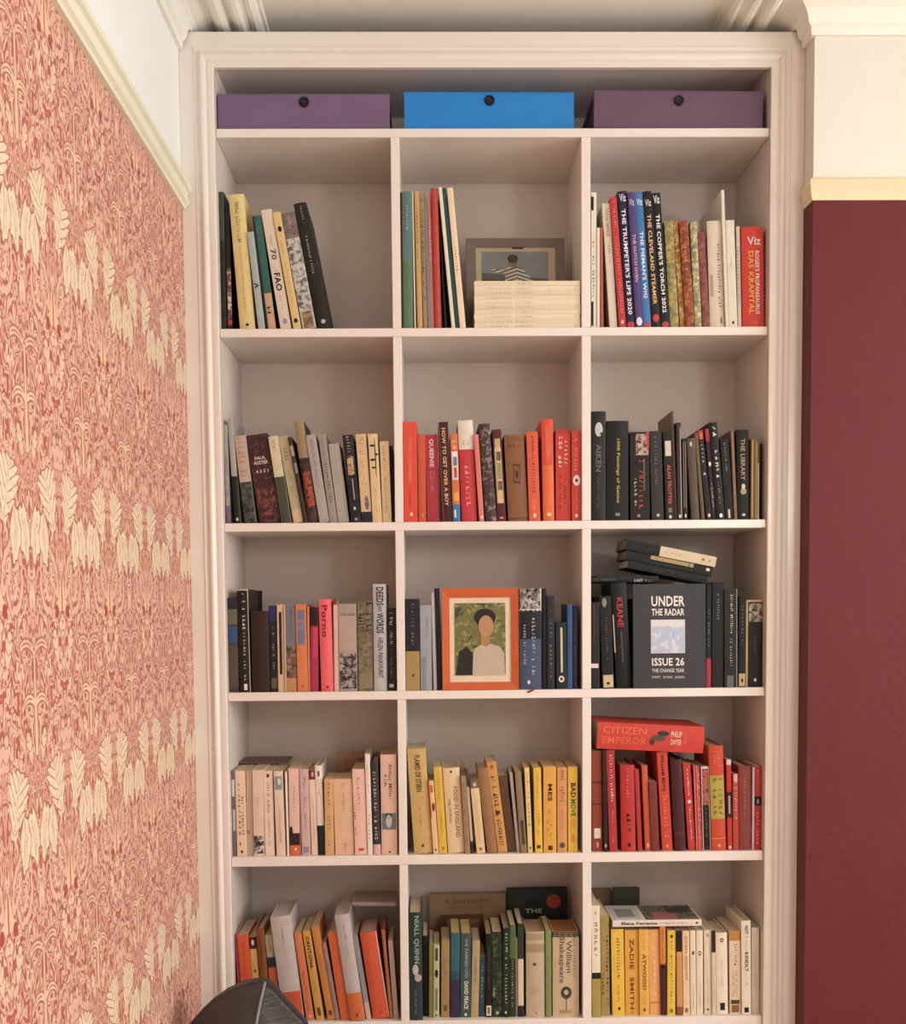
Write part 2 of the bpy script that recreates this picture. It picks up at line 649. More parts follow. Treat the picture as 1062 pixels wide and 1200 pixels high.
sweep_plan('trim_3', [(CH_X, -.018), (CH_X, CH_Y), (X1, CH_Y)], LOWER, M_WHITE, CEIL)
sweep_plan('trim_4', [(CH_X, Y1), (CH_X, CH_Y), (X1, CH_Y)], UPPER, M_WHITE, CEIL)
RAIL = [(-.002, .0), (-.002, .054), (.013, .054), (.020, .050), (.024, .043), (.022, .036), (.015, .033), (.013, .026),
        (.017, .021), (.017, .010), (.011, .006), (.009, .0)]
sweep_plan('trim_5', [(XLW, Y0), (XLW, -.0165)], RAIL, M_TRIM, RAIL_Z - .006)
RAIL_B = [(-.002, -.004), (-.002, .042), (.003, .042), (.008, .037), (.0095, .028), (.007, .022), (.0065, .010), (.004, .002), (.003, -.004)]
sweep_plan('trim_6', [(CH_X, -.018), (CH_X, CH_Y), (X1, CH_Y)], RAIL_B, M_RAIL2, RAIL_Z - .004)
for i, (a, b) in enumerate((((X0, Y0, 0), (X0 + .016, -.02, .12)), ((CH_X, CH_Y - .016, 0), (X1, CH_Y, .12)))):
    struct(MB().box(a, b).build(('baseboard_left', 'baseboard_chimney')[i], M_WHITE))

# ------------------------------------------------------------------ bookcase
XL, XR, D1, D2 = -0.4426, 0.7275, (-0.0759, -0.0576), (0.3276, 0.3471)
TOPZ, HEADZ = 2.7033, 2.6315
SH = [(2.4929, 2.5110), (2.0798, 2.0976), (1.6690, 1.6871), (1.3036, 1.3222), (0.9395, 0.9607), (0.5680, 0.5889)]
BACK = 0.2700
bc = empty('bookcase', (0, 0, 0))
tag(bc, 'tall white-painted alcove bookcase filled with books', 'bookcase')
MB().box((XL - .02, BACK, .0), (XR + .02, BACK + .012, TOPZ - .012)).build('back_panel', M_SHELF_IN, bc)
MB().box((XL - .02, 0, 0), (XL, BACK, TOPZ - .012)).build('side_panel', M_SHELF_IN, bc)
MB().box((XR, 0, 0), (XR + .02, BACK, TOPZ - .012)).build('side_panel', M_SHELF_IN, bc)
MB().box((XL, .0, HEADZ + .012), (XR, BACK, HEADZ + .03)).build('top_board', M_SHELF_IN, bc)
for (z0, z1) in SH:
    MB().bevbox((XL, 0, z0), (XR, BACK, z1), .0012).build('shelf', M_GLOSS, bc)
for i in range(5):
    for (a, b) in (D1, D2):
        MB().bevbox((a, .0004, SH[i + 1][1]), (b, BACK, SH[i][0]), .0012).build('divider', M_GLOSS, bc)
MB().box((XL, .004, 0), (XR, .022, SH[5][0])).build('base_panel', M_GLOSS, bc)
for i in range(3):
    w = (XR - XL) / 3
    MB().bevbox((XL + w * i + .006, -.012, .10), (XL + w * (i + 1) - .006, .004, .555), .003).build('cupboard_door', M_GLOSS, bc)
# architrave: (distance outward from the opening, height proud of the carcass)
PROF = [(0, .0), (0, -.0095), (.0008, -.0112), (.003, -.0118), (.008, -.0118), (.0135, -.0112), (.0155, -.0100), (.0175, -.0112), (.0190, -.0142), (.0215, -.0165),
        (.0245, -.0172), (.0275, -.0165), (.0300, -.0142), (.0315, -.0115), (.0330, -.0102), (.0365, -.0098), (.0385, -.0112), (.0405, -.0116), (.0425, -.0106),
        (.0440, -.0098), (.058, -.0098), (.0718, -.0100), (.0718, 0)]


def architrave(pts, dirs, relief=1.0):
    vs, fs, k = [], [], len(PROF)
    for (x, z), (dx, dz) in zip(pts, dirs):
        for (u, y) in PROF:
            vs.append((x + dx * u, (y if y > -.009 else -.0098 + (y + .0098) * relief) + .001, z + dz * u))
    for j in range(k):
        a, b = j, (j + 1) % k
        fs.append((a, b, b + k, a + k))
    fs += [tuple(range(k)), tuple(range(2 * k - 1, k - 1, -1))]
    o = mesh_obj('architrave', vs, fs, M_GLOSS, bc)
    return o


architrave([(XL, 0), (XL, HEADZ)], [(-1, 0), (-1, 1)])
architrave([(XL, HEADZ), (XR, HEADZ)], [(-1, 1), (1, 1)], .35)
architrave([(XR, HEADZ), (XR, 0)], [(1, 1), (1, 0)])

# ------------------------------------------------------------------ unseen pendant lamp, added to brighten the ceiling
pl = empty('added_lamp', (1.35, -2.3, CEIL))
tag(pl, 'added globe lamp out of view, brightening the ceiling', 'lamp')
MB().prism(disc(0, 0, .05, .05, 16), -.03, 0).build('added_rose', M_WHITE, pl)
MB().prism(disc(0, 0, .004, .004, 8), -.66, -.03).build('added_cord', M_WHITE, pl)
gm, nt, bs = new_mat('added_lamp_glow')
bs.inputs['Emission Color'].default_value = (1.0, 0.95, 0.88, 1)
bs.inputs['Emission Strength'].default_value = 42
gv, gf, gn = [], [], 12
for i in range(gn + 1):
    for j in range(24):
        a, b = math.pi * i / gn, 2 * math.pi * j / 24
        gv.append((.16 * math.sin(a) * math.cos(b), .16 * math.sin(a) * math.sin(b), -.80 + .16 * math.cos(a)))
for i in range(gn):
    for j in range(24):
        gf.append((i * 24 + j, (i + 1) * 24 + j, (i + 1) * 24 + (j + 1) % 24, i * 24 + (j + 1) % 24))
mesh_obj('added_globe', gv, gf, gm, pl, True)

# ------------------------------------------------------------------ books
CUB = {}


class Cubby:
    """one compartment: crop origin and scale of its notes, shelf, side limits"""
    def __init__(self, key, ox, oy, s, yb, row, col, place, group):
        self.ox, self.oy, self.s, self.yb = ox, oy, s, yb
        self.z = SH[row][1] + .00015
        self.lo, self.hi = ((XL, D1[0]), (D1[1], D2[0]), (D2[1], XR))[col]
        self.place, self.group = place, group
        self.books, self.polys = [], []
        CUB[key] = self

    def p(self, zx, zy, Y):
        return at(self.ox + zx / self.s, self.oy + zy / self.s, Y)


def poly_of(x, z, t, h, th):
    """corners of an upright book leaning th to the left (x, z = its bottom-left corner)"""
    c, s = math.cos(th), math.sin(th)
    if th < 0:
        z = z - t * s
    return [(x + a * c - b * s, z + a * s + b * c) for (a, b) in ((0, 0), (t, 0), (t, h), (0, h))]


def hit(P, Q, eps=-0.00012):
    for A, B in ((P, Q), (Q, P)):
        for i in range(len(A)):
            (ax, ay), (bx, by) = A[i], A[(i + 1) % len(A)]
            nx, ny = by - ay, ax - bx
            l = math.hypot(nx, ny)
            nx, ny = nx / l, ny / l
            a = [nx * x + ny * y for x, y in A]
            b = [nx * x + ny * y for x, y in B]
            if min(b) > max(a) - eps or min(a) > max(b) - eps:
                return False
    return True


def spine_y(t, bulge):
    return lambda x: -bulge * (1 - (2 * min(max(x, 0), t) / t - 1) ** 2)


def build_book(root, t, h, d, hexc, T, N_, kind, pg, g=None, cover_mat=None):
    """cover, page block, printed bands and lettering under root; spine on y = 0, book x 0..t, z 0..h"""
    hard = kind == 'h'
    c = min(.0022 if hard else .0009, t * .2)
    bulge = min(.0028, t * .10) if hard else min(.0007, t * .05)
    yf = spine_y(t, bulge)
    off = bulge
    n = 6
    out = [(0, d)] + [(t * i / n, yf(t * i / n) + off) for i in range(n + 1)] + [(t, d)]
    inn = [(t - c, d), (t - c, c + off + .0002), (c, c + off + .0002), (c, d)]
    cm = cover_mat or printed(hexc, 0.42 if kind == 'm' else 0.5, g)
    MB().prism(out + inn, 0, h).build('cover', cm, root)
    i0, i1, i2 = ((.0035, .0040, .005) if hard else (.0004, .0010, .0008))
    MB().box((c, c + off + .0002, i0), (t - c, d - i2, h - i1)).build('pages', pages_mat(pg), root)
    for b in N_:
        hx, f0, f1 = b[:3]
        w0, w1 = b[3:5] if len(b) > 3 else (0, 1)
        name = b[5] if len(b) > 5 else 'spine_band'
        vs, fs, m = [], [], 5
        if name == 'emblem':
            cx, cz, rx, rz = (w0 + w1) / 2 * t, h * (1 - (f0 + f1) / 2), (w1 - w0) / 2 * t, (f1 - f0) / 2 * h
            ds = disc(cx, cz, rx, rz, 14)
            vs = [(x, yf(x) + off - .0005, z) for x, z in ds] + [(x, yf(x) + off + .0001, z) for x, z in ds]
            fs = [tuple(range(14))] + [(i, i + 14, (i + 1) % 14 + 14, (i + 1) % 14) for i in range(14)]
        else:
            za, zb = h * (1 - f1), h * (1 - f0)
            xs = [t * (w0 + (w1 - w0) * i / m) for i in range(m + 1)]
            for dy in (-.0003, .0003):
                for z in (za, zb):
                    vs += [(x, yf(x) + off + dy, z) for x in xs]
            k = m + 1
            for i in range(m):
                fs.append((i, i + 1, k + i + 1, k + i))
                fs.append((k + i, k + i + 1, 3 * k + i + 1, 3 * k + i))
                fs.append((i, 2 * k + i, 2 * k + i + 1, i + 1))
            fs += [(0, k, 3 * k, 2 * k), (m, 2 * k + m, 3 * k + m, k + m)]
        mesh_obj(name, vs, fs, printed(hx, 0.5, g), root)
    for q in T:
        s, hx, f0, f1, w0, w1 = q[:6]
        mode = q[6] if len(q) > 6 else 'v'
        o = put_text(root, s, hx, w0 * t, w1 * t, h * (1 - f1), h * (1 - f0), 0, 'v' in mode, 'l' not in mode,
                     'lettering_marks' if s.startswith('~') else 'title_lettering')
        for v in o.data.vertices:
            v.co.y = yf(v.co.x) + off - .0008


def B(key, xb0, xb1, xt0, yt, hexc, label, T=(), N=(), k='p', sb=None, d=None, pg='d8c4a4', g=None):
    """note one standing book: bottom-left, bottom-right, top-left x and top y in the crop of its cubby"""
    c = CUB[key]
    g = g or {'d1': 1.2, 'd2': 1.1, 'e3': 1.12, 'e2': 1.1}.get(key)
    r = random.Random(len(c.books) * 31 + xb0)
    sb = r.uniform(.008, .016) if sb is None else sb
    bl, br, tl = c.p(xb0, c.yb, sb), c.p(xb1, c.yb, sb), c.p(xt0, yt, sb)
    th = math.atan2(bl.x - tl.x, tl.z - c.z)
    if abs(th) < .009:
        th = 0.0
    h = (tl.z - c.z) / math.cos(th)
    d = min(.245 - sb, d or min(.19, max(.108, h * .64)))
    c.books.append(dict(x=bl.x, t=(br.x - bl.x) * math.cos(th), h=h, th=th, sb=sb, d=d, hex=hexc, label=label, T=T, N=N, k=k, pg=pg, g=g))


LABELS = {}


def uniq(label, root):
    n = len(label.replace(',', ' ').split())
    if n < 4 or n > 16:
        print('LABEL LENGTH', n, label)
    if label in LABELS:
        print('DUPLICATE LABEL', label)
    LABELS[label] = root
    return label


def settle(c):
    bs = c.books
    poly = lambda b: poly_of(b['x'], c.z, b['t'], b['h'], b['th'])
    if bs:
        mn = min(p[0] for p in poly(bs[0]))
        if mn < c.lo + .0006:
            bs[0]['x'] += c.lo + .0006 - mn
    for a, b in zip(bs, bs[1:]):            # a leaning row is tight at the top and gapes at the foot
        if max(a['th'], b['th']) > .03:
            z = min(a['h'] * math.cos(a['th']), b['h'] * math.cos(b['th']))
            gap = (b['x'] - z * math.tan(b['th'])) - (a['x'] - z * math.tan(a['th']))
            a['t'] = max(a['t'] * .45, min(a['t'], (gap - .0002) * math.cos(a['th'])))
    for it in range(60):
        moved = False
        for i in range(1, len(bs)):
            a, b = bs[i - 1], bs[i]
            for _ in range(8):
                if not hit(poly(a), poly(b)):
                    break
                moved = True
                b['x'] += .0002
                b['t'] *= .993
                a['t'] *= .993
                if b['th'] > a['th'] + .004:
                    b['th'] -= (b['th'] - a['th']) * .10
                elif b['th'] < a['th'] - .004 and a['th'] > .0:
                    a['th'] *= .97
        b = bs[-1]
        mx = max(p[0] for p in poly(b))
        if mx > c.hi - .0005:
            moved = True
            for b in bs[-6:]:
                b['t'] *= .985
            bs[-1]['x'] -= mx - c.hi + .0005
        if not moved:
            break
    for i in range(1, len(bs)):
        if hit(poly(bs[i - 1]), poly(bs[i])):
            print('still overlapping', bs[i - 1]['label'], '|', bs[i]['label'])
    for b in bs:
        P = poly(b)
        c.polys.append((P, b['sb'], b['sb'] + b['d']))
        r = empty('book', (b['x'], b['sb'], c.z - (b['t'] * math.sin(b['th']) if b['th'] < 0 else 0)), (0, -b['th'], 0))
        tag(r, uniq(b['label'] + ' ' + c.place, r), 'book', c.group)
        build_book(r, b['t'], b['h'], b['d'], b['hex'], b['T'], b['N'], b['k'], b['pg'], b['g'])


def lying(key, xl, xr, ytl, ybl, ybr, hexc, label, T=(), N=(), k='p', sb=.01, d=.13, pg='d8c4a4', cat='book', on='', drop=True):
    """note and build one book lying flat, spine forward, resting on what stands below it"""
    c = CUB[key]
    L, R, U = c.p(xl, ybl, sb), c.p(xr, ybr, sb), c.p(xl, ytl, sb)
    al = math.atan2(L.z - R.z, R.x - L.x)
    if abs(al) < .02:
        al = 0
    h = math.hypot(L.z - R.z, R.x - L.x)
    t = max(.004, (U.z - L.z) * math.cos(al))
    phi = -math.pi / 2 + al
    d = min(d, .262 - sb)

    def P(z):
        out = []
        for a, b in ((0, 0), (t, 0), (t, h), (0, h)):
            out.append((R.x + a * math.cos(phi) + b * math.sin(phi), z - a * math.sin(phi) + b * math.cos(phi)))
        return out
    near = [q for q, y0, y1 in c.polys if y0 < sb + d and y1 > sb]
    z = R.z
    n = 0
    while any(hit(P(z), q) for q in near) and n < 400:
        z += .0004
        n += 1
    while drop and n < 400 and not any(hit(P(z - .0004), q) for q in near):
        z -= .0004
        n += 1
    c.polys.append((P(z), sb, sb + d))
    r = empty('book', (R.x, sb, z), (0, phi, 0))
    tag(r, uniq(label + ' ' + (on or c.place), r), cat, c.group)
    build_book(r, t, h, d, hexc, T, N, k, pg)
    return r, t, h, d


def faceout(key, x0, x1, yt, hexc, label, thick, sb, T=(), k='h', tilt=.03, place=None, name='book', cat='book', pg='d8c4a4', x_free=True):
    """a book or magazine standing with its front cover towards the room; T in crop coordinates"""
    c = CUB[key]
    A, Bp, C = c.p(x0, c.yb, sb), c.p(x1, c.yb, sb), c.p(x0, yt, sb)
    w, h = Bp.x - A.x, C.z - c.z
    r = empty(name, (A.x, sb, c.z + thick * math.sin(tilt)), (-tilt, 0, 0))
    tag(r, uniq(label + ' ' + (place if place is not None else c.place), r), cat, c.group if cat == 'book' else None)
    cm = .002 if k == 'h' else .0008
    mb = MB()
    mb.bevbox((0, 0, 0), (w, cm, h), .0004)
    mb.bevbox((0, thick - cm, 0), (w, thick, h), .0004)
    mb.box((0, cm, 0), (cm, thick - cm, h))
    mb.build('cover', printed(hexc, .45), r)
    i = .004 if k == 'h' else .0008
    MB().box((cm, cm, i), (w - i, thick - cm, h - i)).build('pages', pages_mat(pg), r)
    layer = .0004
    for q in T:
        s, hx, a0, b0, a1, b1 = q[:6]
        p0, p1 = c.p(a0, b1, sb), c.p(a1, b0, sb)
        lx0, lz0, lx1, lz1 = p0.x - A.x, p0.z - c.z, p1.x - A.x, p1.z - c.z
        if s == '#':
            layer += .0003
            MB().box((lx0, -layer, lz0), (lx1, .0003, lz1)).build(q[6] if len(q) > 6 else 'cover_panel', hx if not isinstance(hx, str) else printed(hx), r)
        elif s == 'o':
            MB().prism(disc((lx0 + lx1) / 2, (lz0 + lz1) / 2, (lx1 - lx0) / 2, (lz1 - lz0) / 2), -.0006, .0002, 'y').build('sticker', printed(hx), r)
        else:
            put_text(r, s, hx, lx0, lx1, lz0, lz1, -.0012, False, True, 'lettering_marks' if s.startswith('~') else 'title_lettering')
    return r, A, w, h


S1, S2 = 4.617, 4.827
Cubby('a1', 245, 210, S1, 805, 1, 0, 'in the half-empty cubby of leaning books', 'leaning books in the half-empty cubby')
Cubby('a2', 460, 205, S1, 822, 1, 1, 'beside the grey photo frame', 'slim albums beside the grey photo frame')
Cubby('a3', 685, 210, S1, 795, 1, 2, 'in the comic annuals cubby', 'books in the comic annuals cubby')
Cubby('b1', 255, 480, S2, 642, 2, 0, 'in the mixed grey-and-cream cubby', 'books in the mixed grey-and-cream cubby')
Cubby('b2', 465, 480, S1, 607, 2, 1, 'in the orange-red novels cubby', 'books in the orange-red novels cubby')
Cubby('b3', 685, 470, S2, 660, 2, 2, 'in the tidy black books cubby', 'books in the tidy black books cubby')
Cubby('c1', 260, 670, S2, 682, 3, 0, 'in the brown-and-pink books cubby', 'books in the brown-and-pink books cubby')
Cubby('c2', 470, 675, S2, 645, 3, 1, 'beside the orange picture frame', 'books beside the orange picture frame')
Cubby('c3', 685, 630, S2, 851, 3, 2, 'in the cubby with the magazine', 'black books in the cubby with the magazine')
Cubby('d1', 265, 870, S2, 650, 4, 0, 'in the pale pink books cubby', 'books in the pale pink books cubby')
Cubby('d2', 470, 865, S2, 653, 4, 1, 'in the yellow-and-tan books cubby', 'books in the yellow-and-tan books cubby')
Cubby('d3', 685, 830, S2, 807, 4, 2, 'in the red books cubby', 'books in the red books cubby')
Cubby('e1', 265, 1050, S2, 695, 5, 0, 'in the leaning orange books cubby', 'books in the leaning orange books cubby')
Cubby('e2', 470, 1030, S2, 780, 5, 1, 'in the dark green books cubby', 'books in the dark green books cubby')
Cubby('e3', 685, 1030, S2, 778, 5, 2, 'in the yellow-to-white books cubby', 'books in the yellow-to-white books cubby')

# ---- row under the storage boxes
K = 'a1'
B(K, 52, 84, 37, 68, '2c2a26', 'tall dark book against the side panel', k='h', N=[('3e4a40', .0, .35)], d=.19)
B(K, 86, 158, 58, 135, '2a2523', 'dark paperback with red and white patches', N=[('m:8c4a3e,d8cbb6,3e4a40', .50, .9, .2, 1), ('c8402f', .91, .95, .2, 1)], sb=.02)
B(K, 165, 262, 72, 86, 'e2c884', 'mustard yellow hardback with long script title', k='h', T=[('~20', '6a5a2a', .06, .36, .35, .62), ('~34', 'b09650', .38, .9, .4, .56)], N=[('3a3220', .955, .975, .4, .62, 'emblem')])
B(K, 264, 306, 188, 288, 'a9b3ae', 'short pale blue-grey slim book', T=[('^', '2c3430', .52, .58, .2, .8)])
B(K, 308, 376, 218, 202, '2f6257', 'teal-green book with tan foot', T=[('~10', '6f9a8c', .05, .25, .35, .7), ('H', '3a2c22', .80, .86, .3, .7)], N=[('23323a', 0, 1, 0, .22), ('c9a27c', .68, 1)])
B(K, 386, 452, 268, 170, 'e0cdb8', 'cream book lettered in bold black capitals', T=[('~6', 'a99a88', .2, .31, .35, .6, 'l'), ('70', '4b5a72', .33, .42, .25, .75), ('~5', 'b0a090', .45, .53, .4, .6), ('FAO', '1e1a18', .53, .68, .22, .78), ('~5', 'a99a88', .72, .84, .4, .6)], N=[('9a93b0', .91, .96, .3, .75, 'emblem')])
B(K, 454, 500, 334, 182, 'e2c07f', 'slim cream-yellow book with black emblems', T=[('~26', 'a98f5c', .2, .8, .4, .6)], N=[('2a2418', .12, .17, .3, .8, 'emblem'), ('2a2418', .91, .95, .25, .75, 'emblem')])
B(K, 506, 586, 385, 188, 'b9b2ac', 'grey photographic book with mauve head and brown foot', T=[('~6', 'b7a6a0', .04, .16, .4, .65)], N=[('m:7e6a66,6e5a58,8e7a74', 0, .22), ('m:b9b2ac,5e5c58,d0cac2', .22, .84), ('m:8d6e52,6e5040,a88868', .85, .99, .15, .85)])
B(K, 590, 660, 454, 134, '2b2322', 'tall black book leaning last with small white lettering', k='h', T=[('~7', 'a8a0a0', .03, .16, .45, .62), ('~24', 'c8c0bc', .25, .58, .42, .60)], N=[('b9b4b4', .925, .96, .35, .7, 'emblem')])
settle(CUB[K])

K = 'a2'
alb_d = .215
B(K, 48, 59, 40, 95, '5a3028', 'very thin dark red album', k='m', d=alb_d)
B(K, 60, 114, 52, 88, '5d7a74', 'teal album fading to green', k='h', T=[('~9', 'a8c4bc', .1, .3, .4, .6)], N=[('5a7a5c', .5, 1)], d=alb_d)
B(K, 116, 130, 96, 92, 'ead9b6', 'thin cream album with dark edge', k='m', d=alb_d, N=[('4a2c22', 0, 1, .7, 1)])
B(K, 132, 164, 109, 88, 'd2a468', 'honey tan album', k='h', d=alb_d, T=[('~14', '8a6034', .12, .5, .3, .6)])
B(K, 166, 188, 142, 98, '9c8a62', 'olive tan speckled album', k='m', d=alb_d, T=[('~20', '5c5236', .05, .8, .2, .8)])
B(K, 190, 206, 165, 100, '857f88', 'thin slate lilac album', k='m', d=alb_d)
B(K, 208, 228, 186, 88, 'd4807a', 'slim dusty pink album', k='m', d=alb_d, T=[('~12', 'f0c8c0', .2, .5, .3, .7)])
B(K, 230, 284, 208, 72, 'bb3a34', 'bright red album with paler stripes', k='h', d=alb_d, N=[('d2635a', 0, 1, .62, .72), ('8a2a28', 0, 1, .0, .08)])
B(K, 286, 300, 246, 140, '4c3a24', 'thin dark brown album in shadow', k='m', d=alb_d, sb=.03)  # dark colour stands for shade in the gap after the red album
B(K, 322, 341, 249, 66, 'e8dcc0', 'thin leaning cream album before a teal one', k='m', d=alb_d)
B(K, 343, 364, 268, 72, '2f5560', 'thin leaning dark teal album', k='m', d=alb_d)
B(K, 366, 398, 295, 70, 'eed6b4', 'leaning cream album at the end of the row', k='m', d=alb_d, T=[('~8', 'b5763c', .42, .6, .3, .7)])
settle(CUB[K])

K = 'a3'
B(K, 38, 66, 39, 72, 'e4dccb', 'tall white book with black blocks on the spine', T=[('~16', '2a2a28', .36, .78, .2, .6)], N=[('20201e', .03, .13, 0, .45), ('20201e', .8, .98, 0, .4)])
B(K, 68, 84, 68, 262, 'e6d4c2', 'thin short white pamphlet', k='m')
B(K, 86, 102, 78, 262, 'b4574c', 'thin faded red pamphlet', k='m')
B(K, 138, 188, 96, 132, 'e2d3bf', 'cream book leaning on a thin red one', T=[('~20', '4a443c', .04, .27, .3, .8), ('~10', '4a443c', .32, .5, .4, .62)])
B(K, 190, 226, 138, 100, 'b8322f', 'slim red book with pale pink lettering', T=[('~11', 'e8a090', .03, .24, .3, .75), ('~26', 'e08878', .3, .9, .3, .75)], N=[('e4c0b0', .94, .97, .3, .7, 'emblem')], g=1.1)
B(K, 229, 279, 179, 66, '2c2450', 'navy purple annual lettered white with year 2020', k='h', T=[('Viz', 'd8d8e8', .02, .075, .15, .85, 'h'), ("THE TRUMPETER'S LIPS 2020", 'efeaf2', .13, .90, .28, .72)], N=[('c83a3c', .95, .995, .1, .9, 'emblem')])
B(K, 281, 319, 233, 70, '54407c', 'purple annual with pink title half way down', k='h', T=[('Viz', 'c8b8dc', .05, .1, .15, .85, 'h'), ('THE DUTCH OVEN', 'e8a8a8', .31, .66, .3, .72)], N=[('e8e0e8', .92, .985, .1, .9, 'emblem')])
B(K, 321, 366, 272, 69, '3f78b4', 'sky blue annual with white title', k='h', T=[('Viz', 'e0ecf4', .05, .1, .15, .85, 'h'), ("THE PIEMAN'S WIG", 'e6eef4', .29, .78, .28, .72)], N=[('c83a3c', .955, .998, .1, .9, 'emblem')])
B(K, 368, 414, 317, 66, '22242a', 'black annual with orange-cream title', k='h', T=[('Viz', 'd8d0c0', .06, .11, .15, .85, 'h'), ('THE CLEVELAND STEAMER', 'eeb878', .17, .83, .28, .72)], N=[('c83a3c', .90, .96, .15, .85, 'emblem')])
B(K, 417, 464, 364, 75, '1f2024', 'black annual with white title and year 2022', k='h', T=[('Viz', 'dcdcdc', .02, .08, .15, .85, 'h'), ("THE COPPER'S TORCH 2022", 'efeae6', .16, .89, .28, .72)], N=[('c83a3c', .955, .998, .1, .9, 'emblem')])
B(K, 466, 518, 432, 228, 'm:8c9060,c4a24c,8a6c40', 'worn green and yellow mottled hardback', k='h', pg='bba57c')
B(K, 520, 548, 478, 226, 'm:b8843c,9a6030,d8b878', 'worn ochre hardback with pale streaks', k='h')
B(K, 550, 598, 512, 226, 'm:944628,b06a38,6e3420', 'worn russet hardback with orange lettering', k='h', T=[('~9', 'd8a060', .25, .5, .35, .65)])
B(K, 600, 640, 572, 232, 'm:a89c70,808860,d8ccaa', 'worn sage and cream mottled hardback', k='h')
B(K, 642, 680, 613, 286, 'm:8c4a44,9c5c50,743a3a', 'short faded brick-red hardback', k='h')
B(K, 682, 764, 664, 226, 'dccdb8', 'thick cream book with black title on its edge', T=[('~22', '4c443a', .22, .82, .62, .84)], N=[('b8a894', .5, .7, .1, .3), ('8a7a68', .9, .96, .7, .85, 'emblem')], k='h')
B(K, 766, 782, 740, 58, 'e6dccb', 'tall thin white book rising above its neighbours', k='m', d=.2)
B(K, 784, 829, 765, 222, 'e8dcc8', 'plain cream book beside a tall thin white one', T=[('~4', 'a89a88', .35, .45, .4, .6)], N=[('4a4238', .94, .97, .35, .65, 'emblem')])
B(K, 832, 850, 822, 256, 'cfc4b4', 'thin grey-white booklet beside a red block of a book', k='m', T=[('~18', '9a8c7c', .2, .8, .2, .8)])
B(K, 857, 975, 850, 258, 'c8342a', 'thick red book with yellow and white capitals', k='h', T=[('Viz', 'd8d4d0', .10, .18, .25, .88, 'h'), ("ROGER'S PROFANISAURUS", 'ecdccf', .24, .87, .60, .80), ('DAS KRAPITAL', 'e8a828', .24, .87, .30, .54), ('~4', 'e8a090', .94, .96, .35, .7, 'h')], g=1.1)
settle(CUB[K])

# ---- second row
K = 'b1'
B(K, 42, 92, 24, 84, 'a49c96', 'slim grey book leaning into the side panel', T=[('~16', '6e6662', .3, .75, .3, .7)], N=[('7c6078', .82, 1)])
B(K, 95, 150, 36, 52, 'a8a29c', 'tall grey book with black lower half', N=[('24221f', .55, 1), ('d8d0c8', .945, .975, .3, .7, 'emblem')], k='h')
B(K, 152, 234, 80, 152, 'bba79c', 'book with orange capitals over a grey-green foot', T=[('~9', 'd08434', .02, .5, .15, .75)], N=[('m:3c403a,5a5c54,2c302c', .53, 1)], k='p')
B(K, 237, 360, 150, 150, 'm:3f2426,4a2a2c,6a3434', 'thick maroon book with white author name across spine', T=[('PAUL', 'd8ccc0', .25, .285, .24, .76, 'h'), ('AUSTER', 'd8ccc0', .30, .34, .16, .84, 'h'), ('4 3 2 1', 'd8ccc0', .40, .435, .2, .8, 'h')], N=[('m:5a3034,8a4a40,3f2426', .6, .92, .1, .95)])
B(K, 362, 428, 286, 154, 'd4c39a', 'cream-topped book with dark green lower half', T=[('~6', '8a7a58', .05, .25, .35, .65)], N=[('c8d0b8', .40, .44), ('46483c', .47, 1)])
B(K, 431, 490, 343, 156, 'b8aa86', 'sage cream book with large faint initials', T=[('~5', '6a6448', .05, .30, .3, .7), ('~9', '8a8060', .35, .7, .35, .65)], N=[('d8b890', .85, 1)])
B(K, 492, 512, 398, 158, '4a322c', 'thin dark brown book with a pale patch', N=[('a89888', .1, .22, .1, .9), ('8a8078', .3, .42, .2, 1)])
B(K, 514, 576, 431, 70, 'm:4a342c,5c3a30,3a2a26', 'tall dark book with tan head and red flower', N=[('9c8460', 0, .36), ('m:b84a34,4a342c,8a3428', .5, .84, .2, .95)], k='h')
B(K, 578, 634, 498, 146, 'aaa19a', 'medium grey paperback with vertical lettering', T=[('~22', '6c6460', .05, .6, .35, .65)])
B(K, 637, 680, 568, 142, '9c918a', 'slim grey paperback with black title', T=[('~12', '7a7068', .04, .3, .3, .7), ('~14', '3a3432', .33, .8, .35, .7)])
B(K, 684, 746, 626, 196, 'ada59e', 'shorter grey paperback with faint print', T=[('~12', '8a827c', .15, .5, .4, .6)])
B(K, 757, 815, 706, 146, 'm:26242c,26242c,3c363e', 'navy paperback with pale gold ornament', N=[('m:b8986c,26242c,c8a878', .24, .46, .2, .8), ('b8b0b0', .5, .74, .5, .58), ('c8c0b8', .82, .86, .35, .6, 'emblem'), ('a8a098', .95, .98, .35, .65, 'emblem')], T=[('~5', 'b8a8a0', .02, .22, .35, .7)])
B(K, 818, 876, 781, 140, 'dcb98c', 'cream book with pink title and navy foot', T=[('~9', 'c06a60', .03, .24, .25, .75), ('~10', 'c8a070', .3, .8, .4, .7)], N=[('2c2838', .88, 1), ('6a5a80', .70, .86, .4, .8, 'emblem')])
B(K, 879, 932, 850, 138, 'e0c08e', 'cream book with black bare branches', N=[('2e2622', .04, .5, .62, .72, 'emblem'), ('2e2622', .12, .145, .12, .68, 'emblem'), ('2e2622', .22, .245, .64, .98, 'emblem'), ('2e2622', .28, .305, .08, .66, 'emblem'), ('2e2622', .37, .39, .2, .66, 'emblem')], T=[('~9', 'a88858', .6, .9, .4, .6)])
B(K, 936, 986, 917, 180, 'e2c496', 'plain cream paperback at the end of the row', T=[('~24', 'a88a5c', .06, .9, .3, .6)])
B(K, 988, 1004, 972, 205, '4a322a', 'thin dark book squeezed by the divider', sb=.05)
settle(CUB[K])

